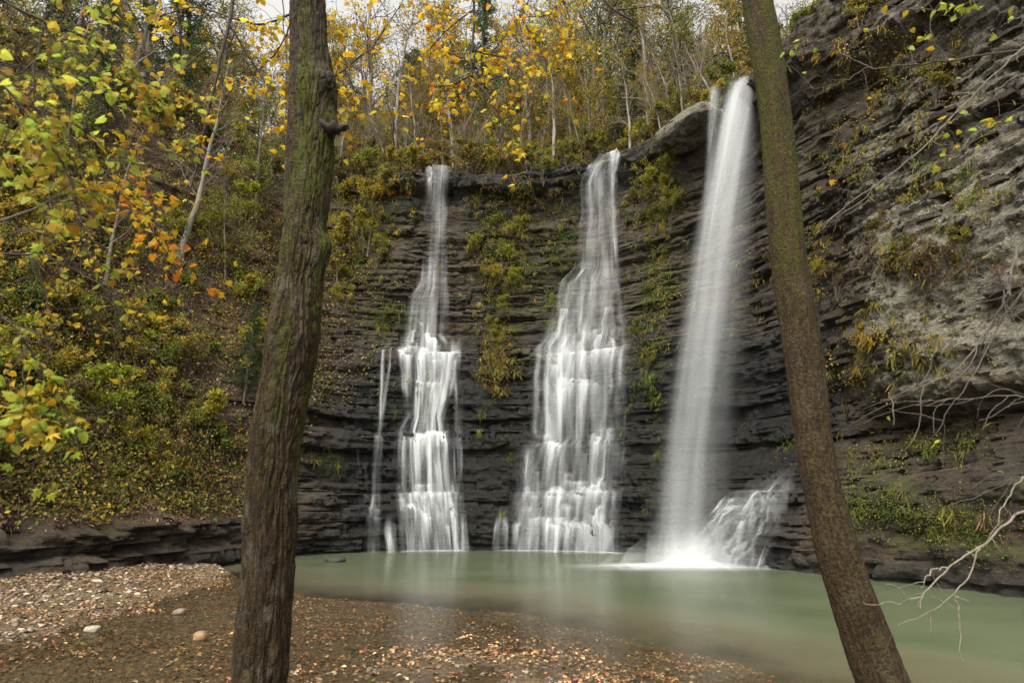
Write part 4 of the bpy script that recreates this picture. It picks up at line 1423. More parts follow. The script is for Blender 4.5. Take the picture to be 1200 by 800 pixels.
def make_variants():
    rng = np.random.default_rng(33)
    spec = {
        # kind: h, r0, first, n1, n2, n3, spread, rise, up, nleaf, leafsize, palette, woodcol, trunkcol
        'bare': [(15, .19, .22, 26, 6, 5, .26, .7, .06, 2000, .12, OLIVE + YELLOW[:1] + BROWN[2:3] + GREEN[:2] + YELLOW[:2], GREYW, (.19, .165, .135)), (13, .15, .2, 24, 6, 5, .28, .75, .07, 2200, .12, YELLOW + OLIVE + BROWN[2:3]+ ORANGE[1:2], GREYW, (.22, .19, .16)), (17, .24, .3, 26, 6, 5, .24, .6, .05, 900, .12, BROWN + OLIVE, GREYW, (.20, .18, .15))],
        'yellow': [(11, .14, .18, 26, 6, 4, .30, .45, .03, 3800, .13, YELLOW + OLIVE[:2], DARKW, (.14, .115, .085)), (9, .08, .15, 24, 6, 4, .34, .4, .02, 3400, .13, YELLOW + YELLOW + GREEN[:3], DARKW, (.13, .10, .075))],
        'orange': [(11, .10, .2, 26, 6, 4, .30, .5, .03, 3000, .13, ORANGE[1:2] + YELLOW + OLIVE + BROWN[2:3], DARKW, (.17, .14, .11))],
        'green': [(12, .16, .15, 28, 6, 4, .30, .4, .02, 4200, .13, GREEN + OLIVE, DARKW, (.13, .11, .085)), (10, .09, .12, 26, 6, 4, .33, .4, .02, 3400, .13, GREEN + OLIVE + YELLOW[:1], DARKW, (.16, .13, .10))],
    }
    for kind, lst in spec.items():
        TREES[kind] = []
        for (h, r0, first, n1, n2, n3, spd, rise, up, nl, ls, pal, wc, tc) in lst:
            tr, li, tp = grow_tree(rng, h, r0, first, n1, n2, n3, spd, rise, up)
            TREES[kind].append((trunk_tubes('trunk', tr, tc, rng), crown_mesh('crown', li, tp, rng, nl, ls, pal, wc), h))
    # evergreens: tiers of drooping sprays made of many thin needles
    TREES['cedar'] = []
    for h, wd in ((12, 2.1), (9, 1.8)):
        tp = np.array([(0, 0, -.4 + (h + .4) * t) for t in np.linspace(0, 1, 13)]) + rng.normal(size=(13, 3)) * .05
        tr = .14 * (1 - .9 * np.linspace(0, 1, 13))
        limbs, T, Dd = [], [], []
        for i in range(95):
            t = .10 + .9 * i / 95
            z = h * t
            az = i * 2.4 + rng.normal() * .3
            L = wd * (1 - t) ** .7 * rng.uniform(.6, 1.25) + .15
            d = np.array((math.cos(az), math.sin(az), .25))
            bp, bd = branch_path((0, 0, z), d, L, 5, rng, .12, -.05)
            limbs.append((bp, np.linspace(.022, .004, 6), 3))
            for q in range(int(6 + L * 9)):
                k = rng.uniform(.8, 5); p = bp[int(min(k, 4.99))] * (1 - k % 1) + bp[min(int(k) + 1, 5)] * (k % 1)
                T.append(p); Dd.append(bd + rng.normal(size=3) * .8)
        T = np.array(T); Dd = np.array(Dd)
        rep = 9
        ii = np.repeat(np.arange(len(T)), rep)
        a = Acc()
        for bp, br, sd in limbs:
            V, F = tube(bp, br, sd); a.add(V, F, DARKW)
        V0 = np.concatenate(a.V); F0 = np.concatenate(a.F); C0 = np.concatenate(a.C)
        n = len(ii)
        V, F = leaf_quads(T[ii] + rng.normal(size=(n, 3)) * .09, Dd[ii] + rng.normal(size=(n, 3)) * .7 + (0, 0, -.25), rng.normal(size=(n, 3)), rng.uniform(.10, .24, n), .22, .03)
        me = mk_mesh('crown', np.concatenate([V0, V]), [F0, F + len(V0)], [M_WOOD, M_LEAF], False, col=np.concatenate([C0, np.repeat(pick_cols(n, [(.035, .062, .022), (.05, .08, .028), (.028, .05, .02), (.07, .095, .03)], rng, .2), 4, 0)]))
        mi = np.zeros(len(F0) + len(F), np.int32); mi[len(F0):] = 1
        me.polygons.foreach_set('material_index', mi)
        TREES['cedar'].append((trunk_tubes('trunk', [(tp, tr)], (.12, .085, .06), rng), me, h))
    # shrubs: several stems from the ground, leaves small
    sh = {'yellow_shrub': (YELLOW + OLIVE, 1900, .095), 'green_shrub': (GREEN + OLIVE[:2], 1900, .095), 'brown_shrub': (BROWN + OLIVE, 900, .085), 'olive_shrub': (OLIVE + YELLOW[2:3] + GREEN[:2], 1900, .09), 'lime_shrub': ([(.26, .28, .03), (.20, .24, .03), (.33, .30, .03)], 1500, .10)}
    for kind, (pal, nl, ls) in sh.items():
        TREES[kind] = []
        for q in range(2):
            tr, li, tp = grow_tree(rng, 1.7, .016, .12, 16, 4, 3, .42, .65, .02, trunks=4)
            TREES[kind].append((trunk_tubes('stem', tr, (.13, .10, .075), rng, 4), crown_mesh('foliage', li, tp, rng, nl, ls, pal, (.12, .09, .065), .07), 1.7))


make_variants()


def plant(kind, variant, pos, scale, rot, name, label, cat, group, tilt=(0, 0), names=('trunk', 'crown')):
    tm, cm, h = TREES[kind][variant % len(TREES[kind])]
    o = thing(name, pos, label, cat, group)
    o.rotation_euler = (tilt[0], tilt[1], rot)
    o.scale = (scale[0], scale[0], scale[1]) if isinstance(scale, tuple) else (scale,) * 3
    for nm, me in zip(names, (tm, cm)):
        c = bpy.data.objects.new(nm, me)
        c.parent = o
        COL.objects.link(c)
    return o


ORD = ['leftmost', 'second from the left', 'third from the left', 'fourth from the left', 'fifth from the left', 'sixth from the left', 'seventh from the left', 'eighth from the left', 'ninth from the left',
       'tenth from the left', 'eleventh from the left', 'twelfth from the left', 'thirteenth from the left', 'fourteenth from the left', 'fifteenth from the left', 'sixteenth from the left', 'seventeenth from the left', 'eighteenth from the left'] + [f'{t}{u} from the left' for t, us in (('', ['nineteenth', 'twentieth']), ('twenty-', ['first', 'second', 'third', 'fourth', 'fifth', 'sixth', 'seventh', 'eighth', 'ninth']), ('thirty-', ['first', 'second', 'third', 'fourth', 'fifth', 'sixth', 'seventh', 'eighth', 'ninth'])) for u in us]


class Zone:
    """collects plants of one zone so that each can be told from its like by its order across the photo"""
    def __init__(self, group):
        self.items, self.group = [], group

    def add(self, **k):
        px, _ = project(*[float(c) for c in k['pos']])
        self.items.append((float(px), k))

    def build(self):
        by = {}
        for px, k in self.items:
            by.setdefault((k['desc'], k['where']), []).append((px, k))
        for (desc, where), lst in by.items():
            lst.sort(key=lambda q: q[0])
            for i, (px, k) in enumerate(lst):
                lab = f'{desc} {where}' + (f', {ORD[i]}' if len(lst) > 1 else '')
                plant(k['kind'], k['variant'], k['pos'], k['scale'], k['rot'], k['name'], lab, k['cat'], self.group, k.get('tilt', (0, 0)), k.get('names', ('trunk', 'crown')))


DESC = {'bare': ('tree', 'bare grey tree', 'tree'), 'yellow': ('tree', 'yellow autumn tree', 'tree'), 'orange': ('tree', 'rusty autumn tree', 'tree'),
        'green': ('tree', 'olive leafy tree', 'tree'), 'cedar': ('cedar_tree', 'dark evergreen tree', 'tree')}
SDESC = {'yellow_shrub': 'yellow autumn shrub', 'green_shrub': 'green leafy shrub', 'brown_shrub': 'brown twiggy shrub', 'olive_shrub': 'olive bush', 'lime_shrub': 'bright yellow bush'}


def build_woods():
    rng = np.random.default_rng(44)
    zn = Zone('trees of the woods above the cliff')

    def row(kinds, px0, px1, Y0, Y1, n, where, hs=(.8, 1.25)):
        for i in range(n):
            px = px0 + (px1 - px0) * (i + rng.random()) / n
            Y = rng.uniform(Y0, Y1)
            x = ray(px, 140)[0] / ray(px, 140)[1] * Y
            z, s, d = clifftop_z(x, Y)
            if d[0] < .6:
                continue
            kind = kinds[rng.integers(0, len(kinds))]
            nm, ds, cat = DESC[kind]
            zn.add(kind=kind, variant=int(rng.integers(0, 9)), pos=(x, Y, float(z[0])), scale=float(rng.uniform(*hs)), rot=float(rng.uniform(0, 6.28)), name=nm, desc=ds, where=where, cat=cat)
    row(['bare', 'green', 'yellow', 'bare', 'cedar'], -120, 120, 20, 26, 8, 'on the near left ridge')
    row(['bare', 'green', 'bare', 'yellow', 'cedar'], 120, 350, 20, 27, 9, 'on the left ridge beside the thick trunk')
    row(['bare', 'yellow', 'orange', 'green', 'bare', 'orange'], -140, 120, 26, 36, 11, 'in the woods beyond the near left ridge')
    row(['bare', 'yellow', 'orange', 'yellow', 'bare', 'green'], 120, 400, 27, 38, 13, 'in the woods left of the left fall')
    row(['bare', 'cedar', 'green'], -200, 400, 38, 48, 14, 'at the very back of the left woods', (1.2, 1.7))
    row(['bare', 'yellow', 'orange', 'yellow', 'bare'], 385, 560, 25.5, 28.5, 8, 'right behind the left fall', (.5, .85))
    row(['bare', 'yellow', 'orange', 'bare', 'green'], 560, 705, 25.5, 29, 8, 'right behind the lip between left and middle falls', (.5, .9))
    row(['bare', 'orange', 'yellow', 'bare', 'green', 'cedar'], 385, 560, 29, 37, 16, 'in the woods behind the left fall', (1.0, 1.5))
    row(['bare', 'orange', 'green', 'bare', 'cedar', 'yellow'], 560, 730, 29, 37, 16, 'in the woods behind the middle fall', (1.0, 1.5))
    row(['bare', 'bare', 'green', 'orange', 'cedar'], 370, 740, 34, 45, 15, 'in the far middle woods', (1.3, 1.7))
    row(['bare', 'green', 'orange', 'bare', 'yellow'], 370, 760, 45, 55, 12, 'at the very back of the middle woods', (1.5, 1.9))
    row(['bare', 'green', 'orange', 'cedar', 'bare', 'green'], 690, 905, 23.5, 28, 12, 'behind the lip between middle and right falls', (.6, 1.1))
    row(['cedar', 'green', 'bare', 'cedar', 'green'], 700, 900, 28, 38, 14, 'in the woods left of the right fall', (1.0, 1.5))
    row(['cedar', 'green', 'bare'], 880, 1040, 27, 36, 8, 'in the woods right of the right fall', (.9, 1.25))
    row(['bare', 'cedar', 'green'], 700, 1000, 38, 50, 14, 'at the very back of the right woods', (1.1, 1.5))
    row(['bare', 'green', 'cedar'], 900, 1060, 20, 24, 4, 'above the edge of the right cliff', (.5, .8))
    zn.build()

    # brush along the lip
    zs = Zone('shrubs along the clifftop')
    sn = ('stem', 'foliage')

    def brush(kinds, px0, px1, n, where, d0=.25, d1=2.6, hs=(.5, 1.1), tall=1.0):
        for i in range(n):
            px = px0 + (px1 - px0) * (i + rng.random()) / n
            s = s_at(px, 16.9)
            d = rng.uniform(d0, d1)
            r = float(rock_r(s, HH(s)))
            p = place(np.array([s]), r + d, float(top_z(s, d)))[0]
            kind = kinds[rng.integers(0, len(kinds))]
            sc = float(rng.uniform(*hs))
            zs.add(kind=kind, variant=int(rng.integers(0, 9)), pos=p, scale=(sc, sc * tall), rot=float(rng.uniform(0, 6.28)), name='shrub', desc=SDESC[kind], where=where, cat='shrub', names=sn)
    allk = ['yellow_shrub', 'olive_shrub', 'brown_shrub', 'brown_shrub', 'olive_shrub']
    def brush_pair(kinds, px0, px1, n, where, **k):
        brush(kinds, px0, px1, n, where + ' in front', .05, 1.0, **k)
        brush(kinds, px0, px1, n, where + ' further back', 1.0, 3.4, hs=(.7, 1.4), tall=1.2)
    brush_pair(allk, 385, 500, 17, 'on the lip left of left fall')
    brush(['brown_shrub', 'olive_shrub'], 495, 530, 5, 'just behind the crest of the left fall', 1.4, 2.6)
    brush_pair(allk, 530, 610, 15, 'on the lip right of left fall')
    brush_pair(allk, 610, 695, 16, 'on the lip left of middle fall')
    brush(['brown_shrub', 'olive_shrub'], 690, 735, 6, 'just behind the crest of the middle fall', 1.4, 2.6)
    brush_pair(allk + ['green_shrub'], 735, 835, 16, 'on the lip right of middle fall')
    brush(['olive_shrub', 'brown_shrub', 'green_shrub'], 905, 1010, 9, 'on top of the right cliff', .2, 2, (.4, .9))
    brush(allk + ['green_shrub', 'green_shrub'], -60, 150, 30, 'along the far left crest of the hillside', -.4, 3, (.7, 1.5))
    brush(allk + ['green_shrub', 'green_shrub'], 150, 390, 36, 'along the hillside crest near the thick trunk', -.4, 3, (.7, 1.5))
    zs.build()
    zp = Zone('saplings along the clifftop')
    for px0, px1, n, where in ((385, 505, 12, 'in the brush above the left fall'), (520, 690, 18, 'in the brush between left and middle falls'), (735, 830, 10, 'in the brush left of the right fall'), (60, 385, 16, 'on the crest of the left hillside')):
        for i in range(n):
            px = px0 + (px1 - px0) * (i + rng.random()) / n
            s = s_at(px, 16.9); d = rng.uniform(.2, 2.4)
            p = place(np.array([s]), float(rock_r(s, HH(s))) + d, float(top_z(s, d)))[0]
            zp.add(kind='bare', variant=int(rng.integers(0, 9)), pos=p, scale=float(rng.uniform(.20, .42)), rot=float(rng.uniform(0, 6.28)), name='sapling', desc='thin bare sapling', where=where, cat='sapling', tilt=(float(rng.normal() * .12), float(rng.normal() * .12)))
    zp.build()

    # shrubs standing on the hillside
    zh = Zone('shrubs on the hillside')
    bands = [(1.6, 4, 'low on the hillside just above the rock ledge'), (4, 7, 'on the lower middle of the hillside'), (7, 11, 'on the upper middle of the hillside'), (11, 16, 'high on the hillside')]
    for z0, z1, where in bands:
        for i in range(48):
            s = rng.uniform(sB + .4, sE0 + .8); z = rng.uniform(z0, z1)
            p = surf(np.array([s]), np.array([z]))
            if hillness(s, z) < .5 or not visible(p, 80)[0]:
                continue
            kind = ['green_shrub', 'olive_shrub', 'brown_shrub', 'yellow_shrub', 'yellow_shrub', 'lime_shrub'][rng.integers(0, 6)]
            sc = float(rng.uniform(.45, 1.15))
            zh.add(kind=kind, variant=int(rng.integers(0, 9)), pos=p[0], scale=(sc, sc), rot=float(rng.uniform(0, 6.28)), name='shrub', desc=SDESC[kind], where=where, cat='shrub', names=sn)
    zh.build()
    zt = Zone('small trees on the hillside')
    for px, py, kind, sc in ((60, 250, 'green', .55), (212, 300, 'bare', .5), (262, 330, 'green', .45), (20, 380, 'yellow', .35), (300, 260, 'green', .55), (120, 330, 'bare', .45), (395, 330, 'yellow', .30), (430, 300, 'green', .28), (90, 180, 'cedar', .6), (330, 430, 'green', .33), (285, 470, 'cedar', .3)):
        s, z = sz_at(px, py)
        p = surf(np.array([s]), np.array([min(z, HH(s))]))[0]
        zt.add(kind=kind, variant=int(rng.integers(0, 9)), pos=p, scale=sc, rot=float(rng.uniform(0, 6.28)), name=DESC[kind][0], desc='small ' + DESC[kind][1].replace('tall ', ''), where='growing on the left hillside', cat='tree')
    zt.build()

    # bushes and curtains rooted in the rock face
    zc = Zone('bushes rooted in the cliff')
    lst = [(575, 285, 'lime_shrub', .62), (590, 315, 'lime_shrub', .55), (560, 310, 'olive_shrub', .5), (605, 345, 'lime_shrub', .4), (575, 340, 'yellow_shrub', .45), (620, 290, 'olive_shrub', .5), (595, 370, 'lime_shrub', .3),
           (765, 205, 'yellow_shrub', .55), (780, 240, 'lime_shrub', .55), (755, 240, 'olive_shrub', .45), (790, 258, 'lime_shrub', .4), (770, 275, 'olive_shrub', .4), (800, 200, 'olive_shrub', .4), (775, 190, 'olive_shrub', .5),
           (420, 225, 'yellow_shrub', .75), (440, 255, 'yellow_shrub', .6), (405, 260, 'olive_shrub', .7), (425, 290, 'yellow_shrub', .65), (400, 310, 'yellow_shrub', .7), (440, 315, 'olive_shrub', .5), (410, 345, 'olive_shrub', .5), (455, 230, 'olive_shrub', .5), (395, 365, 'yellow_shrub', .4), (430, 215, 'olive_shrub', .6),
           (545, 230, 'brown_shrub', .5), (575, 225, 'olive_shrub', .45), (640, 215, 'olive_shrub', .5), (660, 235, 'brown_shrub', .45), (610, 240, 'olive_shrub', .5), (560, 245, 'olive_shrub', .4),
           (680, 205, 'olive_shrub', .4), (585, 420, 'olive_shrub', .38), (575, 400, 'olive_shrub', .35), (455, 380, 'green_shrub', .25), (960, 330, 'yellow_shrub', .25), (1010, 410, 'yellow_shrub', .22), (1130, 300, 'olive_shrub', .25), (1060, 320, 'olive_shrub', .3), (985, 345, 'brown_shrub', .3),
           (755, 400, 'green_shrub', .3), (765, 440, 'olive_shrub', .3), (1025, 290, 'brown_shrub', .35), (1100, 120, 'olive_shrub', .35), (1040, 60, 'olive_shrub', .4), (1010, 30, 'yellow_shrub', .4)]
    for px, py, kind, sc in lst:
        s, z = sz_at(px, py)
        z = min(z, HH(s) - .1)
        nx, ny = norm_xy(s)
        p = surf(np.array([s]), np.array([z]), False)[0] + np.array((-nx, -ny, 0)) * .15
        where = 'hanging between left and middle falls' if 530 < px < 680 else 'left of the left fall' if px < 470 else 'hanging between middle and right falls' if px < 830 else 'rooted in the right cliff'
        where += ' near the top' if py < 300 else ' lower down' if py > 380 else ' halfway'
        rot = float(rng.uniform(0, 6.28))
        zc.add(kind=kind, variant=int(rng.integers(0, 9)), pos=p, scale=(sc * 1.9, sc * 1.7), rot=rot, tilt=(.35, 0), name='cliff_bush', desc=SDESC[kind], where=where, cat='bush', names=sn)
    zc.build()


build_woods()

# ------------------------------------------------------------------ slabs and blocks that stand out of the cliff, plants on its ledges


def build_slabs():
    rng = np.random.default_rng(61)
    n = 0
    tries = 0
    while n < 230 and tries < 3000:
        tries += 1
        s = rng.uniform(sE0 + .8, sL + .5)
        z = rng.uniform(.3, float(HH(s)) - .4)
        if hillness(s, z) > .3 or (sst(sJ, sJ + .5, s) > .5 and 4.2 < z < 8.5 and rng.random() < .8):
            continue
        p = place(np.array([s]), prof(s, z), z)
        if not visible(p, 10)[0]:
            continue
        w = rng.uniform(.3, .95); h = rng.uniform(.07, .22); dep = .5
        qx, _ = project(*p[0])
        if 425 < qx < 560 or 570 < qx < 755 or (775 < qx < 930 and z < 5):
            continue
        k = 4
        ss = s + np.linspace(-.5, .5, k) * w
        rr = rock_r(ss, np.full(k, z), False)
        front = np.min(rr) - rng.uniform(.01, .09)
        sec = np.array([(dep, -.5), (.03, -.5), (0, -.36), (0, .34), (.05, .5), (dep, .5)])
        R_ = np.zeros((k, 6)); Z_ = np.zeros((k, 6))
        for i in range(k):
            e = .10 if i in (0, k - 1) else 0
            R_[i] = front + sec[:, 0] + e * rng.random() + rng.normal(size=6) * .018 + (.03 * rng.normal())
            Z_[i] = z + sec[:, 1] * h * (1 - e) + rng.normal(size=6) * .012
        S_ = np.repeat(ss[:, None], 6, 1) + rng.normal(size=(k, 6)) * .03
        V = place(S_, R_, Z_).reshape(-1, 3)
        F = []
        for i in range(k - 1):
            for j in range(6):
                a, b2 = i * 6 + j, i * 6 + (j + 1) % 6
                F.append((a, b2, b2 + 6, a + 6))
        T = [(0, 5, 4), (0, 4, 3), (0, 3, 2), (0, 2, 1)]
        T = T + [(18 + a, 18 + c, 18 + b2) for a, b2, c in T]
        cen = float(sst(sE0, sE, s) * (1 - sst(sI - .8, sI + .7, s)))
        right = float(sst(sI - .5, sI + 1.8, s))
        wet = cen * float(1 - sst(6, 9.5, z)) * .95
        moss = np.full(24, .10 + .15 * (1 - wet) * rng.random()); moss.reshape(4, 6)[:, 3:] += .32 * (1 - wet) * rng.random()
        lich = right * (.6 if 4 < z < 9 and s > sJ else .1) * rng.random()
        me = mk_mesh('rock_slab', V - p[0], [np.array(F), np.array(T)], M_ROCK, False, attrs=dict(moss=moss, wet=np.full(24, wet), lich=np.full(24, lich), litter=np.zeros(24)))
        link('rock_slab', me, CLIFF, p[0])
        n += 1


build_slabs()


def build_cliff_plants():
    rng = np.random.default_rng(71)
    # tufts: (px, py, spread px, spread py, amount, palette)
    zones = [(585, 300, 42, 60, 420, GREEN + OLIVE + [(.30, .28, .03)]), (580, 420, 22, 40, 200, OLIVE + [(.28, .19, .05), (.20, .15, .04)]), (620, 235, 70, 22, 260, OLIVE + GREEN[:2] + BROWN),
             (420, 270, 45, 80, 520, OLIVE + YELLOW[2:3] + GREEN), (430, 215, 45, 18, 160, OLIVE + YELLOW), (770, 230, 32, 45, 240, GREEN + OLIVE + [(.30, .28, .03)]), (770, 330, 25, 60, 150, GREEN + OLIVE), (765, 430, 20, 70, 130, GREEN),
             (660, 290, 25, 40, 120, GREEN), (650, 370, 14, 40, 60, GREEN), (450, 370, 30, 20, 60, GREEN), (1030, 590, 45, 30, 170, GREEN), (1120, 620, 60, 30, 110, GREEN), (1010, 540, 60, 18, 90, OLIVE + GREEN), (1090, 520, 60, 12, 90, OLIVE + GREEN),
             (1130, 610, 60, 25, 50, BROWN), (1060, 300, 90, 25, 110, OLIVE + BROWN), (1040, 80, 90, 60, 130, OLIVE + YELLOW), (1000, 420, 30, 60, 40, OLIVE + YELLOW), (380, 540, 18, 12, 30, GREEN), (1010, 180, 70, 60, 90, OLIVE + YELLOW[2:3]), (1110, 220, 70, 60, 90, OLIVE + GREEN[:2]), (1060, 400, 80, 60, 70, OLIVE), (960, 300, 20, 60, 40, OLIVE + YELLOW[:1]), (870, 330, 25, 60, 40, OLIVE), (470, 450, 60, 60, 40, GREEN), (590, 520, 30, 60, 30, GREEN), (765, 560, 12, 40, 30, GREEN), (930, 520, 25, 10, 40, GREEN)]
    lv, lf, lc, nb = [], [], [], 0
    for cx, cy, wx, wy, amt, pal in zones:
        for _ in range(amt):
            px, py = cx + rng.normal() * wx * .55, cy + rng.normal() * wy * .55
            z0 = None
            s, z = _fast_sz(px, py)
            if z < .2 or z > HH(s) - .05:
                continue
            nx, ny = norm_xy(s)
            p = surf(np.array([s]), np.array([z]))[0]
            out = np.array((-nx, -ny, 0.))
            m = rng.integers(8, 20)
            low = cy > 500
            grass = rng.random() < (.06 if low else .35)
            if grass:
                D = out * .35 + rng.normal(size=(m, 3)) * .25 + (0, 0, -.75)
                P = p + out * .05 + rng.normal(size=(m, 3)) * .06
                V, F = leaf_quads(P, D, rng.normal(size=(m, 3)) * .4 + out, rng.uniform(.15, .42, m), .09, .03)
            else:
                P = p + out * (.04 + .14 * rng.random((m, 1))) + rng.normal(size=(m, 3)) * .11
                V, F = leaf_quads(P, rng.normal(size=(m, 3)) + out * .4 + (0, 0, -.5), rng.normal(size=(m, 3)) * .5 + out * .5 + (0, 0, .6), rng.uniform(.03, .06, m) if low else rng.uniform(.04, .095, m), .7, .14)
            c = pick_cols(1, pal, rng, .15)
            lv.append(V); lf.append(F + nb); lc.append(np.repeat(np.clip(c * (1 + .18 * rng.normal(size=(m, 1))), .004, 1), 4, 0)); nb += len(V)
    o = link('ledge_plants', mk_mesh('ledge_plants', np.concatenate(lv), np.concatenate(lf), M_LEAF, False, col=np.concatenate(lc)))
    o['kind'] = 'stuff'; o['label'] = 'small ferns, grass and moss tufts growing on the cliff ledges'; o['category'] = 'ledge plants'


_ZG = np.linspace(0, 19, 96)
_SG = np.arange(sD, sL, .15)
_GS, _GZ = np.meshgrid(_SG, _ZG, indexing='ij')
_GP = place(_GS, prof(_GS, _GZ), _GZ)
_GX, _GY = project(_GP[..., 0], _GP[..., 1], _GP[..., 2])
_GOK = _GZ <= HH(_GS)


def _fast_sz(px, py):
    d = np.where(_GOK, (_GX - px) ** 2 + (_GY - py) ** 2, 1e9)
    i = d.argmin()
    return float(_GS.flat[i] + RNG.uniform(-.07, .07)), float(_GZ.flat[i] + RNG.uniform(-.1, .1))


build_cliff_plants()

# ------------------------------------------------------------------ overhanging branches in front, leaf by leaf


def leaf_mesh(shape, colr, rng):
    if shape == 'maple':
        ang = np.array([-90, -40, -18, 5, 28, 50, 68, 90, 112, 130, 152, 175, 198, 220])
        rad = np.array([.10, .34, .26, .52, .30, .62, .36, .85, .36, .62, .30, .52, .26, .34])
    else:
        ang = np.array([-90, -45, -10, 25, 60, 90, 120, 155, 190, 225])
        rad = np.array([.12, .34, .42, .46, .56, .82, .56, .46, .42, .34])
    a = np.radians(ang)
    o = np.stack([np.cos(a) * rad, np.sin(a) * rad + .35, 0 * a], 1)
    cx = np.array([[0, .35, .0]])
    V = np.concatenate([cx, o])
    V[:, 2] = -.35 * np.abs(V[:, 0]) ** 1.3 - .22 * (V[:, 1] - .3) ** 2 + rng.normal(size=len(V)) * .03
    n = len(o)
    F = np.array([(0, 1 + i, 1 + (i + 1) % n) for i in range(n)])
    st = np.array([(-.012, .3, .01), (.012, .3, .01), (0, -.35, .06)])
    F = np.concatenate([F, np.array([(0, 1, 2)]) + len(V)])
    V = np.concatenate([V, st])
    C = np.tile(np.array(colr), (len(V), 1)) * (1 + .10 * rng.normal(size=(len(V), 1)))
    C[len(V) - 3:] *= .55
    return mk_mesh('leaf', V, F, M_LEAF, False, col=np.clip(C, .004, 1))


LIME = [(.40, .45, .06), (.33, .42, .05), (.48, .47, .06), (.27, .35, .045)]
GOLD = [(.58, .39, .022), (.54, .35, .02), (.62, .43, .03), (.50, .29, .018), (.50, .38, .035)]
FIRE = [(.58, .19, .015), (.55, .13, .012), (.62, .26, .02), (.45, .10, .012)]
MIXL = [(.29, .31, .045), (.38, .35, .045), (.46, .34, .04), (.22, .25, .04), (.42, .27, .035), (.33, .20, .035)]


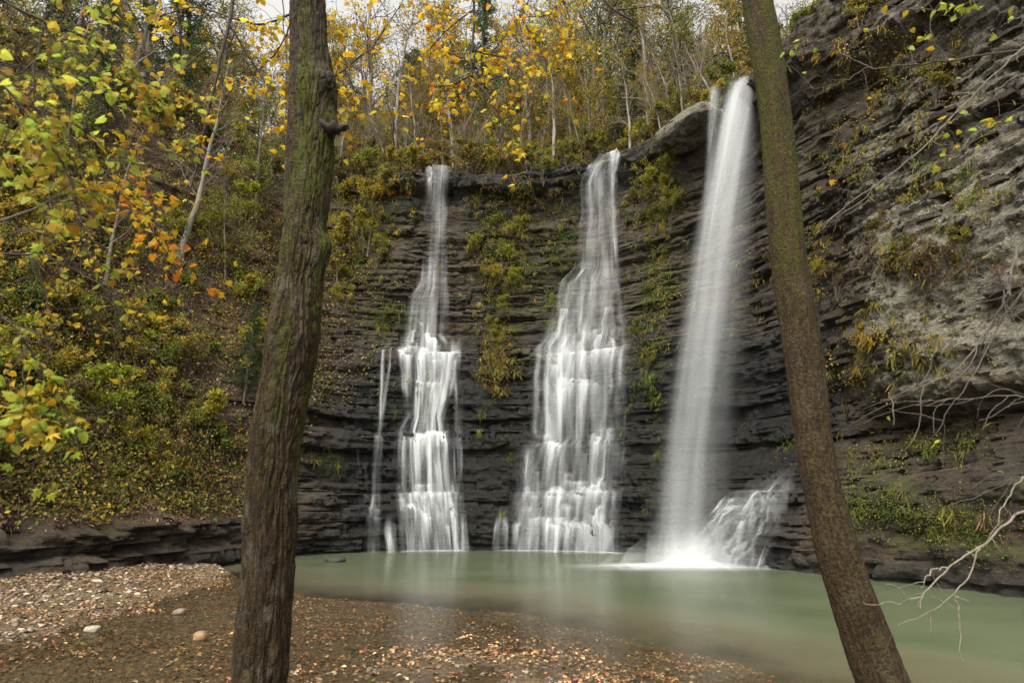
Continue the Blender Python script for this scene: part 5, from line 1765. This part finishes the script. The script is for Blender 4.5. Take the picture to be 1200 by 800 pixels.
def build_branches():
    rng = np.random.default_rng(81)
    cache = {}

    def meshes(key, pal):
        if key not in cache:
            cache[key] = [leaf_mesh(sh, c, rng) for c in pal for sh in ('maple', 'oval')]
        return cache[key]

    def twig(label, spines, r0, nleaf, size, key, pal, ntw=0, twl=.3, colr=(.055, .042, .032), droop=-.4, name='branch', clump=None, tend=.0):
        first = at(*spines[0][0])
        o = thing(name, first, label, 'branch', None)
        a = Acc()
        anchors = []
        for si, sp in enumerate(spines):
            P = smooth_path([at(*q) for q in sp], 9 * len(sp))
            P = P + .012 * np.stack([vn(np.arange(len(P)) * .45, si + 3.3, 0, 4), vn(np.arange(len(P)) * .45, si + 9.3, 0, 5), vn(np.arange(len(P)) * .45, si + 5.3, 0, 6)], 1) * (1 if si else 1)
            rs = r0 if si == 0 else r0 * .6
            V, F = tube(P, np.linspace(rs, rs * .28, len(P)), 6)
            a.add(V - first, F, np.array(colr) * (1 + .3 * vn(V[:, 0] * 40, V[:, 1] * 40, V[:, 2] * 40, 3)[:, None]))
            L = np.linalg.norm(np.diff(P, axis=0), axis=1).sum()
            for k in range(max(2, int(ntw * (1 if si == 0 else .6)))):
                t = tend + (1 - tend) * rng.random(); i = int(t * (len(P) - 2))
                d = P[i + 1] - P[i]; d /= np.linalg.norm(d)
                d = d * .6 + rng.normal(size=3) * .7 + (0, 0, -.15)
                q, dd = branch_path(P[i], d, twl * rng.uniform(.4, 1.2), 5, rng, .22, -.04)
                V, F = tube(q, np.linspace(min(rs * .35, .004), .0012, 6), 4)
                a.add(V - first, F, np.array(colr) * rng.uniform(.8, 1.4))
                for w_ in range(2, 6):
                    anchors.append((q[w_], dd))
            for i in range(len(P) // 3, len(P)):
                anchors.append((P[i], P[i] - P[i - 1]))
        link('stem', a.mesh('stem', M_WOOD), o)
        ms = meshes(key, pal)
        T = np.array([q[0] for q in anchors])
        wgt = np.clip(.35 + 1.6 * vn(T[:, 0] * 3, T[:, 1] * 3, T[:, 2] * 3, 8), .04, None); wgt /= wgt.sum()
        for q in range(min(nleaf, 295)):
            p, d = anchors[int(rng.choice(len(anchors), p=wgt))]
            p = np.array(p) + rng.normal(size=3) * size * .45 + (0, 0, -size * .25)
            l = bpy.data.objects.new('leaf', ms[int(rng.integers(0, len(ms)))])
            COL.objects.link(l)
            l.parent = o
            l.location = [float(c) for c in (p - first)]
            l.rotation_euler = (rng.normal() * .7 - 1.0, rng.normal() * .6, rng.uniform(0, 6.28)) if rng.random() < .6 else (rng.normal() * .5, rng.normal() * .5, rng.uniform(0, 6.28))
            k = size * float(rng.uniform(.65, 1.2))
            l.scale = (k, k, k)
        return o

    A = 2.2
    twig('pale forked twig with orange and gold leaves reaching in from the left edge', [[(-40, 280, A), (60, 236, A), (110, 222, 2.3), (150, 212, 2.4)], [(60, 236, A), (110, 238, 2.3), (160, 250, 2.5), (215, 285, 2.6)]], .007, 60, .055, 'gold_lime', GOLD + LIME[:2], 12, .28, (.13, .10, .075), tend=.3)
    twig('large lime and olive leaved branch hanging at the upper left edge', [[(-60, 40, 1.9), (20, 120, 2.0), (80, 210, 2.1), (110, 320, 2.2)], [(20, 120, 2.0), (90, 150, 2.1), (150, 190, 2.3)]], .007, 290, .046, 'lime_mix', LIME + MIXL, 50, .40)
    twig('olive and rusty leaved branch filling the top left corner', [[(-60, -30, 2.1), (50, 25, 2.2), (130, 60, 2.4), (190, 120, 2.6)], [(50, 25, 2.2), (40, 100, 2.2), (60, 170, 2.3)], [(-40, 100, 2.2), (30, 60, 2.2), (110, 10, 2.4)]], .008, 290, .046, 'mix_rust', MIXL + LIME[:2], 44, .36)
    twig('dense olive and gold leaved bough behind the top left corner', [[(-60, 60, 3.6), (30, 80, 3.7), (110, 110, 3.9), (190, 170, 4.1)], [(30, 80, 3.7), (60, 160, 3.8), (80, 250, 3.9)], [(30, 80, 3.7), (100, 30, 3.8), (170, -10, 4.0)]], .012, 290, .07, 'mix_gold', MIXL + GOLD[:2], 60, .6)
    twig('small leaved yellow sapling branch left of the thick trunk', [[(-60, 300, 4.4), (40, 300, 4.5), (110, 330, 4.7), (160, 380, 4.9)], [(40, 300, 4.5), (60, 380, 4.6), (50, 450, 4.6)], [(40, 300, 4.5), (110, 250, 4.7), (180, 240, 4.9)]], .011, 260, .06, 'mix_gold', MIXL + GOLD[:2], 56, .6)
    twig('yellow-green leafy branch drooping at the lower left edge', [[(-50, 330, 2.2), (20, 390, 2.3), (65, 460, 2.4), (95, 525, 2.4)], [(20, 390, 2.3), (30, 460, 2.3), (20, 520, 2.3)]], .006, 170, .052, 'lime_gold', LIME + GOLD[:2] + MIXL[:3], 24, .30)
    twig('orange-red leaf spray glowing in front of the hillside', [[(110, 200, 2.6), (165, 250, 2.7), (205, 310, 2.8), (265, 350, 2.9)], [(165, 250, 2.7), (200, 270, 2.8), (260, 285, 2.9)]], .0045, 105, .046, 'fire', FIRE[:1] + FIRE[2:3] + GOLD[:3], 20, .28, tend=.1)
    twig('long thin dark branch hanging straight down left of the thick trunk', [[(277, -40, 4.6), (268, 30, 4.6), (252, 95, 4.6), (237, 165, 4.7), (218, 245, 4.8)], [(268, 30, 4.6), (300, 80, 4.8), (330, 125, 4.9)]], .020, 45, .075, 'gold', GOLD, 10, .5)
    twig('golden leaved branch crossing behind the top of the thick trunk', [[(420, -30, 5.2), (345, 15, 5.2), (300, 28, 5.2), (230, 10, 5.2), (180, 20, 5.3)], [(345, 15, 5.2), (325, 60, 5.3), (290, 90, 5.4), (240, 100, 5.5)], [(200, -30, 5.2), (210, 30, 5.3), (215, 75, 5.4)]], .018, 190, .085, 'gold', GOLD, 30, .65)
    twig('string of golden leaves hanging beside the left edge of the thick trunk', [[(330, 0, 4.7), (336, 80, 4.7), (334, 140, 4.7), (336, 195, 4.7)]], .007, 42, .075, 'gold', GOLD, 6, .22, tend=.6)
    twig('gold and orange leaved branch hanging between the left and middle falls', [[(556, -40, 6.0), (555, 40, 6.0), (553, 85, 6.0), (573, 115, 6.0), (590, 150, 6.0), (585, 192, 6.0)], [(554, 60, 6.0), (580, 66, 6.1), (625, 78, 6.2)], [(553, 88, 6.0), (532, 99, 6.1), (505, 102, 6.2)], [(556, 10, 6.0), (520, 40, 6.1), (495, 70, 6.2)]], .020, 280, .085, 'gold_amber', GOLD + GOLD + FIRE[:1] + LIME[:1], 34, .8, (.04, .03, .024))
    twig('golden leaved branch growing right from the top of the thick trunk', [[(385, 95, 4.6), (408, 78, 4.8), (440, 50, 5.0), (480, -10, 5.2)], [(405, 85, 4.8), (416, 110, 4.8), (414, 138, 4.8)], [(440, 50, 5.0), (455, 20, 5.1), (430, -20, 5.2)]], .014, 150, .08, 'gold', GOLD, 26, .6)
    twig('leafy orange and yellow branch along the top edge above the middle fall', [[(700, -60, 6.5), (660, 0, 6.5), (630, 20, 6.5), (600, 10, 6.5)], [(660, 0, 6.5), (670, 40, 6.6), (650, 70, 6.6)]], .015, 170, .085, 'gold_amber', GOLD + GOLD + FIRE[:1] + LIME[:1], 28, .7)
    twig('second golden bough hanging above the left fall beside the thick trunk', [[(640, -60, 6.8), (610, 20, 6.8), (565, 75, 6.8), (530, 140, 6.9)], [(610, 20, 6.8), (640, 80, 6.9), (620, 140, 7.0)], [(565, 75, 6.8), (500, 60, 6.8), (455, 95, 6.9)]], .014, 290, .085, 'gold_amber', GOLD + GOLD + FIRE[:1] + LIME[:1], 40, .8, (.04, .03, .024))
    twig('bare dark branch slanting in from the top edge left of the right fall', [[(690, -20, 8.5), (720, 12, 8.5), (748, 30, 8.6), (762, 60, 8.6)], [(720, 12, 8.5), (745, 10, 8.5), (775, 6, 8.5)]], .030, 3, .07, 'gold', GOLD, 5, .7)
    B_ = 3.0
    twig('thin dark twig running level across the upper right cliff', [[(1250, 42, B_), (1190, 60, B_), (1120, 70, B_), (1060, 78, B_), (1020, 78, 3.1), (985, 62, 3.2), (955, 58, 3.3)], [(1110, 70, B_), (1090, 35, B_), (1115, -20, B_)], [(1020, 78, 3.1), (985, 98, 3.2), (945, 105, 3.3)]], .008, 16, .045, 'lime_gold', LIME + GOLD[:2] + MIXL[:3], 12, .30, (.07, .055, .045))
    twig('long straight pale twig slanting down across the right cliff', [[(1230, 10, 2.8), (1190, 66, 2.8), (1130, 122, 2.9), (1075, 180, 2.9), (1010, 228, 3.0), (955, 275, 3.1)], [(1200, 85, 2.8), (1150, 115, 2.9), (1110, 140, 2.9)]], .006, 9, .045, 'lime_gold', LIME + GOLD[:2] + MIXL[:3], 10, .3, (.15, .125, .10))
    twig('yellow-green leafy spray in the top right corner', [[(1250, -30, 2.8), (1170, -5, 2.8), (1100, 12, 2.9), (1030, 8, 3.0), (985, 20, 3.0)], [(1250, 90, 2.8), (1190, 130, 2.8), (1140, 150, 2.9)]], .006, 60, .045, 'lime_gold', LIME + GOLD[:2] + MIXL[:3], 20, .34, (.06, .05, .04))
    twig('pair of bare drooping twigs in front of the pale rock at the right edge', [[(1230, 220, 2.6), (1196, 290, 2.6), (1180, 345, 2.6), (1155, 390, 2.7), (1110, 440, 2.7), (1030, 470, 2.8)], [(1230, 290, 2.6), (1195, 345, 2.6), (1160, 405, 2.7), (1120, 470, 2.7), (1085, 525, 2.8)], [(1180, 345, 2.6), (1192, 300, 2.6), (1205, 260, 2.6)]], .007, 3, .04, 'lime_gold', LIME + GOLD[:2] + MIXL[:3], 20, .34, (.10, .085, .07))
    twig('pale bare forked branch reaching over the water at the lower right', [[(1240, 570, 3.2), (1195, 603, 3.2), (1150, 640, 3.2), (1118, 660, 3.2), (1088, 690, 3.2), (1078, 713, 3.2)], [(1148, 641, 3.2), (1132, 680, 3.2), (1112, 702, 3.2), (1055, 732, 3.25)], [(1120, 697, 3.2), (1126, 720, 3.2), (1126, 775, 3.2)], [(1205, 555, 3.25), (1182, 580, 3.25), (1168, 615, 3.2), (1153, 640, 3.2)], [(1082, 700, 3.2), (1050, 705, 3.3), (1012, 706, 3.4)], [(1110, 664, 3.2), (1088, 672, 3.2), (1080, 690, 3.2)]], .0075, 0, .04, 'lime_gold', LIME, 4, .14, (.19, .16, .125))
    twig('thin bare twigs crossing the dark undercut at the right', [[(1240, 470, 2.8), (1190, 465, 2.8), (1120, 468, 2.9), (1050, 472, 3.0)], [(1240, 540, 2.8), (1195, 560, 2.8), (1150, 552, 2.9)]], .004, 3, .04, 'lime_gold', LIME, 12, .3, (.12, .10, .08))


build_branches()
